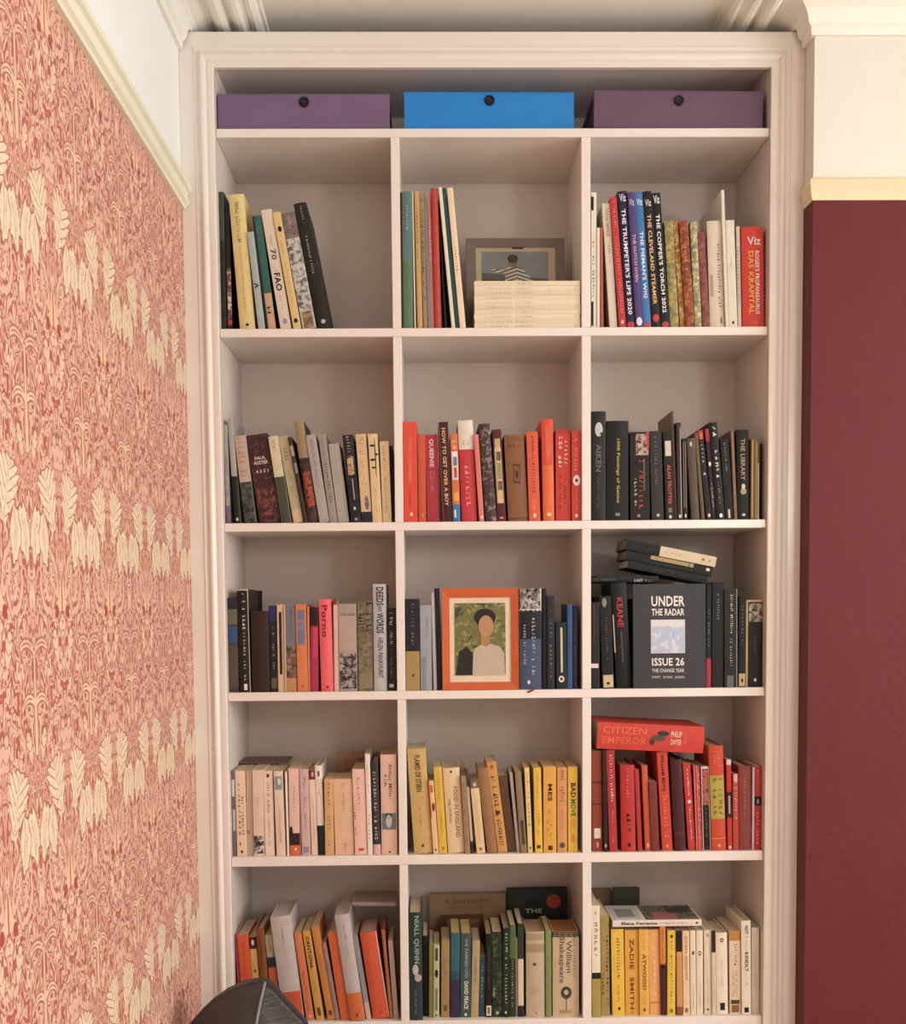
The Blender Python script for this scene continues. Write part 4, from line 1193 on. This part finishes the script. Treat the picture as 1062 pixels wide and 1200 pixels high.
# ---- lowest row in view
K = 'e1'
B(K, 78, 98, 46, 218, 'a0404a', 'thin plum-red book by the side panel', k='m')
B(K, 102, 164, 62, 222, 'd65426', 'orange book behind the dark fabric', T=[('~12', 'a83818', .1, .5, .4, .6)], pg='c8b4a0')
B(K, 168, 208, 128, 234, 'dca25c', 'slim apricot book with dark head', N=[('4a2420', 0, .14), ('d8b8b0', .03, .1, .3, .7, 'emblem'), ('5a3820', .38, .42, .35, .65, 'emblem')])
B(K, 212, 256, 168, 188, '8a4a22', 'brown book beside cream-headed one', k='h', T=[('~9', '5a2c14', .1, .4, .35, .65)])
B(K, 268, 318, 219, 222, 'b0a184', 'book with cream head, navy band and orange foot', N=[('3a3448', .26, .38), ('c8602c', .38, 1)], T=[('~9', '6a5c48', .03, .22, .35, .65)])
B(K, 326, 440, 248, 122, 'c4b4ae', 'tall thick pale grey book with orange foot', k='h', T=[('~14', '6a6060', .08, .28, .48, .58), ('~10', 'a89c98', .3, .46, .5, .58)], N=[('cf4f22', .72, 1)], sb=.004, pg='d8ccc4')
B(K, 456, 498, 384, 212, 'd8774a', 'salmon orange slim book', T=[('~24', '8a3c20', .45, .9, .4, .65)], N=[('e8c0a0', .94, .97, .4, .7, 'emblem')])
B(K, 512, 556, 432, 202, 'd69a40', 'amber book with heavy black capitals', T=[('CANTONA', '3a2410', .06, .42, .3, .72), ('~10', '8a5c20', .5, .7, .4, .6)], N=[('6a4418', .86, .95, .3, .7)])
B(K, 576, 620, 481, 178, 'cc8230', 'golden brown book leaning beside amber', T=[('~10', '8a4c18', .3, .5, .4, .6)], N=[('6a3c18', .9, .95, .3, .7)])
B(K, 622, 644, 543, 266, 'a07878', 'thin mauve book among orange ones', k='m')
B(K, 650, 704, 574, 212, 'd4602c', 'bright orange book between mauve and grey', T=[('~5', 'e88850', .4, .5, .4, .6)])
B(K, 704, 790, 612, 112, 'c0b0ac', 'pale grey book with slanted orange foot', k='h', T=[('~10', '6a5c5c', .1, .24, .5, .62), ('~12', 'c87868', .26, .42, .48, .62)], N=[('d2682a', .74, 1), ('7a2c14', .93, .97, .45, .6, 'emblem')], sb=.004, pg='d8ccc4')
B(K, 795, 822, 716, 228, '908a8c', 'thin steel grey book', k='m', N=[('d8a888', .8, 1)])
B(K, 832, 926, 756, 212, 'd2522c', 'thick vermilion book edged in cream', k='h', T=[('~12', 'e08858', .2, .6, .46, .58)], N=[('e0bca4', 0, 1, .95, 1), ('a83818', .92, .95, .42, .58, 'emblem')], pg='cbb8a6')
B(K, 928, 946, 878, 192, 'b0642e', 'slim rust-brown book', k='h')
B(K, 950, 976, 916, 252, 'b8968c', 'thin dusty mauve book by the divider', k='m')
settle(CUB[K])
lying(K, 714, 962, 108, 128, 130, 'c0b0a8', 'thin pale book lying atop the row', k='p', sb=.10, d=.11)

K = 'e2'
B(K, 50, 124, 47, 192, '2c3a36', 'dark green hardback with silver capitals and portrait', k='h', T=[('NIALL QUINN', '9aa49c', .03, .47, .35, .78), ('~12', '7a847c', .7, .95, .4, .6)], N=[('b8b0a0', .48, .58, .25, .7, 'emblem'), ('a89c8c', .57, .64, .4, .95, 'emblem')], sb=.004)
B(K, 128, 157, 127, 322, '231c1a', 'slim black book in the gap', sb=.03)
B(K, 159, 182, 160, 362, '7c7434', 'slim olive green book', sb=.02)
B(K, 184, 216, 186, 372, 'b8ae84', 'slim pale sage book with dark pictures', N=[('2f4a44', .05, .22, .25, .75), ('2a2a24', .34, .45, .2, .8, 'emblem'), ('6a7a50', .6, .9, .3, .7), ('3a3020', .95, .98, .35, .65, 'emblem')], sb=.018)
B(K, 228, 275, 229, 348, '9a7c4c', 'tan book with brown mark at its foot', N=[('6a4c28', .84, .92, .3, .7)], T=[('~10', '7a5c34', .2, .7, .4, .6)], sb=.02)
B(K, 280, 332, 283, 306, '2a5c66', 'teal book turning purple below', N=[('34304c', .55, 1), ('24485c', .45, .55)], sb=.018, pg='c8ac6c')
B(K, 336, 394, 340, 308, '3c4c48', 'grey-green book with white author capitals', T=[('THE DAMNED UTD', '8aa0a8', .06, .53, .38, .7), ('DAVID PEACE', 'e0dcd0', .57, .90, .35, .75)], N=[('d8d0c0', .95, .985, .4, .65, 'emblem')], sb=.018, pg='c8ac6c')
B(K, 396, 438, 405, 350, 'ab9468', 'beige book beside a grey-green one', T=[('~14', '6a5838', .1, .55, .4, .65)], sb=.018)
B(K, 440, 474, 446, 442, '2c4650', 'short dark blue book', T=[('~9', '8aa8b0', .15, .7, .35, .65)], sb=.02)
B(K, 478, 514, 477, 312, '1f1816', 'black book with a cream library label', N=[('d8ccac', .86, .98, .1, .9), ('4a4438', .88, .96, .3, .7)], T=[('~14', '6a605c', .1, .6, .35, .6)], sb=.016, pg='c0a890')
B(K, 517, 572, 514, 300, 'm:2a3422,44522e,1c2416', 'dark green book with mossy leaf print', N=[('a8b090', .93, .97, .35, .65, 'emblem')], T=[('~3', 'd8d4c8', .66, .8, .05, .25)], sb=.016)
B(K, 575, 612, 578, 278, '20301e', 'dark green book with white running title', T=[('~22', 'c8ccb8', .06, .9, .35, .7)], N=[('c0c8a8', .93, .96, .35, .65, 'emblem')], sb=.014, pg='b8a098')
B(K, 614, 648, 616, 262, '2b3a20', 'moss green book beside a wafer of cream', T=[('~18', 'a8a888', .38, .9, .35, .65)], N=[('4c6030', 0, .36)], sb=.016)
B(K, 649, 659, 648, 332, 'b8a888', 'wafer-thin cream booklet', k='m', sb=.02)
B(K, 662, 696, 660, 252, '2c3a24', 'green book with cream panel below', N=[('d0bc98', .38, .88, .05, .95), ('2a2430', .88, 1)], sb=.016)
B(K, 710, 814, 709, 300, 'b8a284', 'thick beige book with faint engraved head', k='h', N=[('a08a6c', .02, .1), ('9c8668', .14, .24), ('5a4a38', .36, .40, .35, .55, 'emblem'), ('7a6850', .94, .965, .5, .58, 'emblem')], T=[('~9', '7a6850', .66, .675, .2, .8, 'h'), ('~9', '7a6850', .69, .705, .2, .8, 'h'), ('~7', '7a6850', .72, .735, .25, .75, 'h')], sb=.012, pg='c0a07c')
B(K, 820, 852, 819, 292, '7c8452', 'slim sage green book', sb=.012, pg='c8b488')
B(K, 860, 1008, 858, 302, 'c2aa8a', 'thickest beige book with rose emblem', k='h', T=[('William', '5a4838', .1, .48, .52, .72, 'vl'), ('Shakespeare', '5a4838', .06, .6, .2, .46, 'vl'), ('~16', '7a6852', .06, .55, .78, .88)], N=[('4c4038', .0, .06), ('9a8468', .015, .022, .05, .95), ('9a8468', .04, .047, .05, .95), ('4a3c2c', .64, .79, .3, .72, 'emblem'), ('c2aa8a', .68, .74, .42, .6, 'emblem'), ('4a3c2c', .79, .92, .50, .53), ('a8844c', .92, .96, .25, .7)], sb=.012, pg='b0764c')
settle(CUB[K])
faceout(K, 168, 600, 96, '9c7a56', 'large tan hardback standing face-out behind green books', .022, .205, T=[('A HISTORY', '7a5c40', 245, 124, 505, 150), ('~12', '7a5c40', 245, 158, 480, 182)], place='on the lowest shelf', tilt=.06)
faceout(K, 232, 472, 216, '5c3c26', 'small brown book standing face-out before tan hardback', .012, .178, T=[('#', '8a6440', 262, 232, 444, 330)], place='on the lowest shelf', tilt=.05)
faceout(K, 606, 948, 66, '2a2c24', 'dark green face-out book with round red sticker', .02, .196, T=[('THE', 'b8b4a0', 706, 176, 800, 202), ('o', 'b8402c', 826, 96, 908, 176), ('o', '1c1c22', 700, 120, 790, 180)], place='on the lowest shelf', tilt=.06)

K = 'e3'
B(K, 46, 94, 38, 152, 'ddd0b8', 'white book with black band and olive foot', T=[('~6', '8a8070', .15, .48, .3, .7)], N=[('241f18', .60, .655), ('a08c38', .655, 1), ('b8a880', .05, .08, .35, .65, 'emblem')], sb=.006)
B(K, 98, 144, 92, 206, '9c8446', 'olive-gold book with black capitals along one edge', T=[('~18', '1f1a10', .2, .95, .62, .92), ('~6', '1f1a10', .58, .8, .1, .36)])
B(K, 160, 230, 151, 286, 'dcb02c', 'bright yellow book with brown script', T=[('~14', '6a4c14', .1, .6, .42, .68), ('~6', 'b08820', .65, .85, .4, .6)], N=[('4a3414', .90, .94, .45, .65, 'emblem')])
B(K, 234, 310, 229, 290, 'd89a30', 'amber book with wide-set brown capitals', T=[('ZADIE', '7a4c14', .10, .46, .35, .65), ('SMITH', '7a4c14', .55, .93, .35, .65)], N=[('b07820', .95, .98, .4, .6, 'emblem')])
B(K, 314, 368, 308, 288, 'dba43a', 'golden book with brown author capitals', T=[('~8', 'b07a24', .05, .24, .4, .65), ('ATWOOD', '7a4c1c', .28, .70, .35, .72), ('~6', 'b07a24', .74, .88, .4, .65)], N=[('7a4c1c', .91, .95, .35, .65, 'emblem')])
B(K, 371, 430, 362, 288, 'dc9c58', 'peach-orange book with pale letters', T=[('~10', 'f0c898', .05, .8, .35, .65)], N=[('a86c38', .85, .865, .1, .9)])
B(K, 432, 464, 426, 266, 'd07c2c', 'slim amber book with maroon lower half', N=[('4a1c20', .44, 1), ('8a2c30', .42, .47)], T=[('~12', '7a3c14', .05, .4, .3, .7)])
B(K, 470, 514, 468, 292, 'd9b42e', 'lemon yellow book beside maroon-footed one', T=[('~18', '8a6c14', .12, .88, .4, .66)], N=[('4a3810', .05, .09, .3, .7, 'emblem'), ('8a6c1c', .92, .97, .3, .75, 'emblem')])
B(K, 525, 556, 520, 292, 'c88a4c', 'slim tan-orange book with black head', N=[('241c18', 0, .25), ('8a4c2c', .9, 1, .0, 1)])
B(K, 560, 598, 555, 294, 'dcbc94', 'cream book with salmon capitals', T=[('JOAN DIDION', 'c8705c', .06, .58, .3, .7)], N=[('a05c3c', .92, .97, .25, .75)])
B(K, 602, 633, 598, 292, 'ddc8aa', 'slim cream paperback with ring emblem', N=[('5a4c40', .24, .29, .3, .75, 'emblem')], T=[('~14', '8a7660', .6, .95, .4, .65, 'l')])
B(K, 636, 672, 634, 292, 'e0ccb0', 'slim cream paperback with larger ring emblem', N=[('5a4c40', .24, .30, .25, .75, 'emblem'), ('e0ccb0', .255, .285, .38, .62, 'emblem')], T=[('~14', '8a7660', .6, .95, .4, .65, 'l')])
B(K, 680, 720, 677, 290, 'd8c6ac', 'cream paperback before black-headed one', N=[('a8947c', .04, .08, .3, .7, 'emblem'), ('4a4034', .93, .96, .35, .65, 'emblem')], T=[('~12', 'a08c74', .5, .9, .4, .6, 'l')])
B(K, 724, 746, 720, 292, 'd2c0a8', 'thin cream book with black head', N=[('2a2422', 0, .26)], T=[('~14', 'a08c78', .35, .9, .35, .65, 'l')])
B(K, 750, 815, 744, 306, 'e4d4be', 'white book with black oval and square emblems', N=[('2a2420', .065, .115, .35, .68, 'emblem'), ('e4d4be', .078, .102, .43, .6, 'emblem'), ('2a2420', .86, .95, .3, .72)], T=[('~16', 'b0a08c', .25, .7, .42, .58, 'l')], k='h')
B(K, 824, 886, 820, 296, 'dfc4a6', 'cream book with ochre head and red lines', T=[('~8', '3a2c24', .16, .42, .42, .7), ('~14', 'b85c50', .45, .8, .5, .72), ('~14', 'b85c50', .48, .8, .25, .42)], N=[('b8822c', .0, .115), ('4a4438', .83, .88, .1, .9), ('8a5c40', .89, .98, .15, .85)])
B(K, 893, 946, 889, 238, 'e8d8c4', 'tall white book with black and pink capitals', k='h', T=[('NOT', '2a2420', .05, .14, .35, .7), ('~8', 'd88a80', .16, .32, .35, .68), ('KINDLY', '2a2420', .33, .54, .35, .7), ('~7', 'd88a80', .56, .68, .35, .68)], N=[('2a2420', .92, .975, .25, .72)], sb=.006)
B(K, 960, 1004, 958, 276, 'd6c6b0', 'cream book in the far corner', T=[('~16', 'b0a08c', .2, .8, .4, .6, 'l')])
settle(CUB[K])
r_, t_, h_, d_ = lying(K, 160, 664, 222, 258, 258, 'e4d2c4', 'white paperback with picture cover lying on yellow books', sb=.006, d=.128, on='in the lowest cubby',
      T=[('Elena Ferrante', '3a2626', .10, .50, .3, .75), ('~18', 'a87870', .52, .85, .4, .65)], N=[('3a2626', .93, .96, .35, .65, 'emblem')])
# printed front of that paperback: pale text block, rose figure, olive landscape (a part of its cover)
for nm, hx, z0, z1, y0, y1 in (('cover_picture', 'm:6c6650,8a8468,3c3c34', .02, .62, .03, .97), ('cover_picture', 'a8606c', .25, .52, .05, .5), ('cover_picture', '3a3c40', .08, .32, .45, .85),
                               ('cover_picture', 'c8c4c0', .66, .98, .06, .95), ('cover_picture', '8a8884', .72, .92, .2, .75)):
    k = .0003 if hx in ('m:6c6650,8a8468,3c3c34', 'c8c4c0') else .0006
    MB().box((t_ - .0002, d_ * y0, h_ * z0), (t_ + k, d_ * y1, h_ * z1)).build(nm, printed(hx), r_)
faceout(K, 168, 316, 60, '3a3c30', 'dark olive book standing face-out behind the white paperback', .015, .19, place='in the lowest cubby', tilt=.05)
faceout(K, 42, 160, 66, '7c5a3c', 'brown book standing face-out behind the white-and-olive one', .016, .21, place='', tilt=.05)

# ------------------------------------------------------------------ storage boxes on the top shelf


def storage_box(px0, px1, py, hexc, bx, by, label, sb, yaw=0.0, lid_tilt=0.0):
    z = SH[0][1] + .00015
    A, Bq, C, D = at(px0, 151, sb), at(px1, 151, sb), at((px0 + px1) / 2, py, sb), at(bx, by, sb)
    w, h, d = Bq.x - A.x, C.z - z, .225
    r = empty('storage_box', (A.x, sb, z), (0, 0, yaw))
    tag(r, label, 'box', 'cardboard storage boxes on the top shelf')
    m = printed(hexc, .55, 1.25, .06, 14)
    t = .003
    mb = MB()
    mb.box((t, t + .001, 0), (w - t, d - t, t)).box((t, t + .001, t), (w - t, 2 * t, h - .004)).box((t, d - 2 * t, t), (w - t, d - t, h - .004))
    mb.box((t, 2 * t, t), (2 * t, d - 2 * t, h - .004)).box((w - 2 * t, 2 * t, t), (w - t, d - 2 * t, h - .004))
    mb.build('box_body', m, r)
    lid = MB().bevbox((0, 0, h - .003), (w, d, h), .001).bevbox((0, 0, .002), (w, t, h - .003), .001)
    lid.box((0, t, h - .02), (t * .8, d, h - .003)).box((w - t * .8, t, h - .02), (w, d, h - .003))
    lo = lid.build('box_lid', m, r)
    lo.rotation_euler = (0, lid_tilt, 0)
    lo.location.z = w * lid_tilt
    cx, cz, R = D.x - A.x, D.z - z, .0108
    ring = MB()
    n = 24
    for i in range(n):
        a, b = 2 * math.pi * i / n, 2 * math.pi * (i + 1) / n
        k = len(ring.v)
        for rr, yy in ((R, .0005), (R, -.0022), (R * .82, -.0034), (R * .55, -.0022), (R * .50, .0005)):
            for q in (a, b):
                ring.v.append((cx + rr * math.cos(q), yy, cz + rr * math.sin(q)))
        for j in range(4):
            ring.f.append((k + 2 * j, k + 2 * j + 2, k + 2 * j + 3, k + 2 * j + 1))
    ro = ring.build('button_ring', printed('16161c', .35), r, True)
    MB().prism(disc(cx, cz, R * .52, R * .52), -.0014, .0004, 'y').build('button_centre', printed('2a2838', .4), ro)
    return r


storage_box(255.5, 457, 110, '6e5474', 356.4, 120, 'muted purple storage box standing at the wallpapered end of the top shelf', .012)
storage_box(474, 673, 107.5, '0a78c4', 574, 117.5, 'bright blue storage box between two purple ones on the top shelf', .012, .008)
storage_box(696, 894, 107, '63495e', 795.7, 118.2, 'plum storage box with ill-fitting lid at the maroon-wall end of top shelf', .012, 0, .010)

# ------------------------------------------------------------------ stack of slim volumes and the grey photo frame
c = CUB['a2']
P0, P1, PT = c.p(449, 822, .006), c.p(1022, 822, .006), c.p(449, 574, .006)
xr, ln, hh = min(P1.x, D2[0] - .0015), P1.x - P0.x, PT.z - c.z
NV = 10
for i in range(NV):
    rr = random.Random(i)
    t = hh / NV
    o = empty('slim_volume', (xr - rr.uniform(0, .0012), .005 + rr.uniform(0, .0015), c.z + t * i), (0, -math.pi / 2, 0))
    nth = ('topmost', 'second from top', 'third from top', 'fourth from top', 'fifth from top', 'fifth from bottom', 'fourth from bottom', 'third from bottom', 'second from bottom', 'lowest')[NV - 1 - i]
    tag(o, uniq('cream slim volume, ' + nth + ' of the flat stack before grey photo frame', o), 'book', 'flat stack of slim cream volumes')
    T = [('~13', 'c0a478', .10, .36, .25, .62), ('~10', 'c0a478', .39, .56, .25, .62)]
    if i in (2, 5, 7, 8):
        T.append(('~6', 'd2b88e', .70, .9, .15, .3))
    if i % 2 == 0:
        T.append(('~5', 'a88c64', .945, .97, .2, .8))
    build_book(o, t - .0002, ln - rr.uniform(0, .001), .108, ('e8d8b8', 'e3d2b0', 'ecdcbe')[i % 3], T, [], 'p', 'dccdb0')


def picture_frame(key, x0, x1, yt, yb, ix0, ix1, iy0, iy1, sb, th, tilt, hexf, name, label, matc, mx0, mx1, my0, my1, pic_mat, yshelf=None):
    """frame, mount and print; all edges in crop coordinates on the plane y = sb"""
    c = CUB[key]
    A = c.p(x0, c.yb, sb)
    base = c.z

    def L(x, y):
        p = c.p(x, y, sb)
        return p.x - A.x, p.z - base
    w, h = c.p(x1, c.yb, sb).x - A.x, L(x0, yt)[1]
    a0, b1 = L(ix0, iy0)
    a1, b0 = L(ix1, iy1)
    b0 = max(b0, .012)
    r = empty(name, (A.x, sb, base + th * math.sin(tilt)), (-tilt, 0, 0))
    tag(r, label, 'picture frame')
    fm = printed(hexf, .45, None, .12, 40)

    def rail(q0, q1, q2, q3):        # outer a, outer b, inner b, inner a  (mitred bar, raised outer lip)
        vs = [(q[0], y, q[1]) for y in (th,) for q in (q0, q1, q2, q3)]
        vs += [(q0[0], 0, q0[1]), (q1[0], 0, q1[1]), (q2[0], .003, q2[1]), (q3[0], .003, q3[1])]
        fs = [(0, 1, 2, 3), (7, 6, 5, 4), (0, 4, 5, 1), (1, 5, 6, 2), (2, 6, 7, 3), (3, 7, 4, 0)]
        mesh_obj('frame_bar', vs, fs, fm, r)
    O = [(0, 0), (w, 0), (w, h), (0, h)]
    I = [(a0, b0), (a1, b0), (a1, b1), (a0, b1)]
    for i in range(4):
        j = (i + 1) % 4
        rail(O[i], O[j], I[j], I[i])
    MB().box((a0 - .001, .0055, b0 - .001), (a1 + .001, .0075, b1 + .001)).build('mount', printed(matc, .7), r)
    MB().box((.004, th - .003, .004), (w - .004, th - .001, h - .004)).build('backing_board', printed('6a5a48', .8), r)
    p0, p1 = L(mx0, my1), L(mx1, my0)
    pr = MB().box((p0[0], .0048, p0[1]), (p1[0], .0056, p1[1])).build('picture_print', pic_mat, r)
    return r, L, pr, (w, h)


# seaside snapshot: sky over dark water (flat print)
m, nt, bs = new_mat('seaside_print')
vec, (qx, qy, qz) = xyz(nt)
nz = noise(nt, vec, 40, 4)
col = mixc(nt, nz, alb('6f757a'), alb('8a8d8e'))
hz = (qz * 1.0 + qx * .10).lt(.160)
sea = mixc(nt, nz, alb('4a4f58'), alb('5c5654'))
col = mixc(nt, hz, col, sea)
col = mixc(nt, (qz + qx * .10 + nz * .01).lt(.152) * qx.lt(.09), col, alb('4c4644'))
nt.links.new(col, bs.inputs['Base Color'])
bs.inputs['Roughness'].default_value = .35
fr, L, pr, (fw, fh) = picture_frame('a2', 403, 940, 326, 822, 452, 889, 374, 770, .128, .018, .10, '7a6e66', 'photo_frame',
                                    'grey-brown wooden photo frame behind a flat stack of cream volumes', 'c4b296', 487, 848, 396, 700, m)


def flat(parent, pts, L, hexc, y, name='printed_figure', mat=None):
    q = [L(a, b) for a, b in pts]
    area = sum(q[i][0] * q[(i + 1) % len(q)][1] - q[(i + 1) % len(q)][0] * q[i][1] for i in range(len(q)))
    if area < 0:
        q = q[::-1]
    return MB().prism(q, y, y + .0004, 'y').build(name, mat or printed(hexc, .4), parent)


def ell(cx, cy, rx, ry, n=18):
    return [(cx + rx * math.cos(2 * math.pi * i / n), cy + ry * math.sin(2 * math.pi * i / n)) for i in range(n)]


sw, nt, bs = new_mat('striped_jersey_print')
vec, (qx, qy, qz) = xyz(nt)
st = ((qz * 120.0 + (qx - .115).abs() * 40.0).mod(1.0)).gt(.5)
nt.links.new(mixc(nt, st, alb('5c5c58'), alb('c8c4b4')), bs.inputs['Base Color'])
bs.inputs['Roughness'].default_value = .4
flat(fr, [(612, 700), (612, 500), (632, 480), (700, 484), (738, 530), (775, 566), (800, 600), (800, 700)], L, '', .0042, mat=sw)
flat(fr, [(540, 496), (615, 500), (615, 520), (550, 514)], L, '', .0042, mat=sw)
flat(fr, ell(656, 462, 20, 30), L, '8a6c5c', .0042)
flat(fr, ell(655, 438, 29, 24), L, '4c3c34', .0038)
flat(fr, [(650, 365), (712, 365), (712, 382), (650, 382)], L, '241e1c', .0030, 'frame_clip')

# ------------------------------------------------------------------ orange frame with a plain stand-in portrait
pm, nt, bs = new_mat('leafy_print')
vec, (qx, qy, qz) = xyz(nt)
n1 = noise(nt, vec, 55, 3, 1.5)
n2 = noise(nt, vec, 120, 3)
col = mixc(nt, n1, alb('4c4c20'), alb('7c7a3c'))
col = mixc(nt, n2.gt(.58), col, alb('8c8a50'))
col = mixc(nt, n1.lt(.38), col, alb('35351c'))
nt.links.new(col, bs.inputs['Base Color'])
bs.inputs['Roughness'].default_value = .4
of, L, pr, _ = picture_frame('c2', 236, 668, 72, 645, 274, 626, 124, 600, .0, .016, .03, 'cc5a1c', 'picture_frame',
                             'bright orange picture frame with cream mount holding a portrait print', 'e6cfb4', 306, 592, 152, 565, pm)
flat(of, [(385, 563), (400, 470), (420, 410), (465, 385), (510, 385), (560, 400), (585, 440), (590, 563)], L, 'c4ae98', .0042)
flat(of, [(455, 330), (500, 330), (506, 386), (482, 402), (452, 386)], L, 'b07c50', .0039)
flat(of, ell(476, 235, 62, 50), L, '2c221a', .0038)
flat(of, ell(482, 285, 43, 62), L, 'bc8a5c', .0035)
flat(of, [(312, 563), (330, 430), (370, 400), (410, 440), (405, 563)], L, '2f2a20', .0036)

# ------------------------------------------------------------------ magazine in front of the black books
sm, nt, bs = new_mat('seascape_print')
vec, (qx, qy, qz) = xyz(nt)
nz = noise(nt, vec, 60, 5, .6)
col = mixc(nt, nz, alb('9aa8c8'), alb('c0c4d4'))
col = mixc(nt, (qz + nz * .012).gt(.140), col, alb('d4ccd0'))
col = mixc(nt, (nz.gt(.56)) * qz.lt(.12), col, alb('cccad4'))
nt.links.new(col, bs.inputs['Base Color'])
bs.inputs['Roughness'].default_value = .4
faceout('c3', 278, 688, 264, '3d3b40', 'dark grey magazine with white capitals and square sea picture', .009, .001, k='p', tilt=.04, name='magazine', cat='magazine',
        place='propped against black books', T=[
            ('UNDER', 'f0e6dc', 382, 330, 571, 390), ('THE RADAR', 'f0e6dc', 383, 402, 569, 442), ('#', 'e0d4cc', 378, 464, 572, 656, 'cover_panel'),
            ('#', sm, 381, 467, 569, 653, 'cover_picture'), ('ISSUE 26', 'f0e6dc', 383, 680, 566, 727), ('THE CHANGE YEAR', 'd8cec8', 383, 741, 566, 764),
            ('POETRY', 'c8beb8', 383, 784, 430, 798), ('FICTION', 'c8beb8', 446, 784, 498, 798), ('REVIEWS', 'c8beb8', 514, 784, 566, 798)])

# red ribbon marker hanging from the slate-blue book
rb = [r for l, r in LABELS.items() if l.startswith('thick slate-blue')][0]
cc = CUB['c2']
pts = []
for (zx, Y, z) in ((775, .012, SH[3][1] + .0012), (757, -.0012, SH[3][1] + .0012), (748, -.0022, SH[3][1] - .0006), (716, -.0016, SH[3][1] - .0068)):
    p = cc.p(zx, 640, Y)
    pts.append(Vector((p.x, Y, z)) - rb.location)
vs, fs = [], []
for i, p in enumerate(pts):
    for dx, dz, dy in ((-.002, .0022, 0), (.002, -.0006, 0), (.002, -.0006, -.0006), (-.002, .0022, -.0006)):
        flatz = .0 if i < 2 else dz
        vs.append((p.x + dx, p.y + dy - .0003 + (.002 if (i < 2 and dx > 0) else 0), p.z + flatz + (.0006 if (i < 2 and dy < 0) else 0)))
for i in range(len(pts) - 1):
    for j in range(4):
        a, b = i * 4 + j, i * 4 + (j + 1) % 4
        fs.append((a, b, b + 4, a + 4))
fs += [(0, 1, 2, 3), (15, 14, 13, 12)]
mesh_obj('ribbon_marker', vs, fs, printed('9a2430', .6), rb)['label'] = 'red ribbon bookmark'

# ------------------------------------------------------------------ dark fabric cover standing in front of the bookcase
CY = -.28
fm, nt, bs = new_mat('dark_fabric')
vec, (qx, qy, qz) = xyz(nt)
n1 = noise(nt, vec, 45, 5)
nt.links.new(mixc(nt, n1, alb('2e2b2a', 1.0), alb('403c3a', 1.0)), bs.inputs['Base Color'])
bs.inputs['Roughness'].default_value = .5
mp = nt.nodes.new('ShaderNodeMapping')
mp.inputs['Scale'].default_value = (14, 14, 90)
mp.inputs['Rotation'].default_value = (0, .25, 0)
nt.links.new(vec, mp.inputs[0])
bump(nt, bs, noise(nt, mp.outputs[0], 1.0, 4, 1.2), .7, .006)


def sil(px, py):
    p = at(px, py, CY)
    return p.x, p.z


TOP = [sil(222, 1200), sil(236, 1184), sil(250, 1171), sil(266, 1160), sil(284, 1151.5), sil(300, 1148.5), sil(312, 1148), sil(322, 1156), sil(334, 1170), sil(346, 1183), sil(360, 1198)]
ridge_x = [p[0] for p in TOP]
SEAM = 6                                    # column index of the seam (crest)
root = empty('fabric_cover', (ridge_x[SEAM], CY, 0))
tag(root, 'dark grey crinkled fabric cover with pale piped seam rising before the orange books', 'chair cover')
cols = len(TOP)
nz_rows = 26
xl, xr_ = TOP[0][0], TOP[-1][0]


def outline(i, k):
    """front half-thickness and drop of column i at row k (0 at the crest line)"""
    x, z = TOP[i]
    f = k / (nz_rows - 1)
    zz = z * (1 - f) + .0 * f
    spread = 1 + .55 * f
    xx = ridge_x[SEAM] + (x - ridge_x[SEAM]) * spread + (-.035 * f)
    xx = max(xx, -.500 + .004 * i)
    e = abs(i - SEAM) / max(SEAM, cols - 1 - SEAM)
    y = (.015 + .10 * math.sqrt(min(1, f * 4.5))) * (1 - .75 * e ** 2.2)
    return xx, zz, y


vs, fs = [], []
for side in (-1, 1):
    for k in range(nz_rows):
        for i in range(cols):
            x, z, y = outline(i, k)
            wob = .0035 * math.sin(z * 160 + i * 1.1) * (1 if i < SEAM else .4) * min(1, k / 2)
            vs.append((x - root.location.x, side * y + wob, z))
n0 = nz_rows * cols
for s in (0, 1):
    for k in range(nz_rows - 1):
        for i in range(cols - 1):
            a = s * n0 + k * cols + i
            q = (a, a + 1, a + 1 + cols, a + cols)
            fs.append(q[::-1] if s == 0 else q)
for k in range(nz_rows - 1):
    for i in (0, cols - 1):
        a = k * cols + i
        q = (a, a + cols, a + cols + n0, a + n0)
        fs.append(q if i == 0 else q[::-1])
for i in range(cols - 1):
    fs.append((i, i + n0, i + 1 + n0, i + 1))
body = mesh_obj('cover_body', vs, fs, fm, root, True)
sub = body.modifiers.new('soften', 'SUBSURF')
sub.levels = sub.render_levels = 2
# piped seam running down the front from the crest
mbp = MB()
prev = None
rad, nseg = .0028, 8
path = []
for k in range(0, nz_rows):
    x, z, y = outline(SEAM, k)
    path.append(Vector((x - root.location.x - .02 * min(1, k / 6), -y - .0005, z)))
for k, p in enumerate(path):
    tdir = (path[min(k + 1, len(path) - 1)] - path[max(k - 1, 0)]).normalized()
    u = tdir.cross(Vector((0, 1, 0))).normalized()
    w = tdir.cross(u)
    for j in range(nseg):
        a = 2 * math.pi * j / nseg
        q = p + u * (rad * math.cos(a)) + w * (rad * math.sin(a))
        mbp.v.append(tuple(q))
for k in range(len(path) - 1):
    for j in range(nseg):
        a, b = k * nseg + j, k * nseg + (j + 1) % nseg
        mbp.f.append((a, b, b + nseg, a + nseg))
mbp.build('piped_seam', printed('8c8a88', .5, 1.0), root, True)
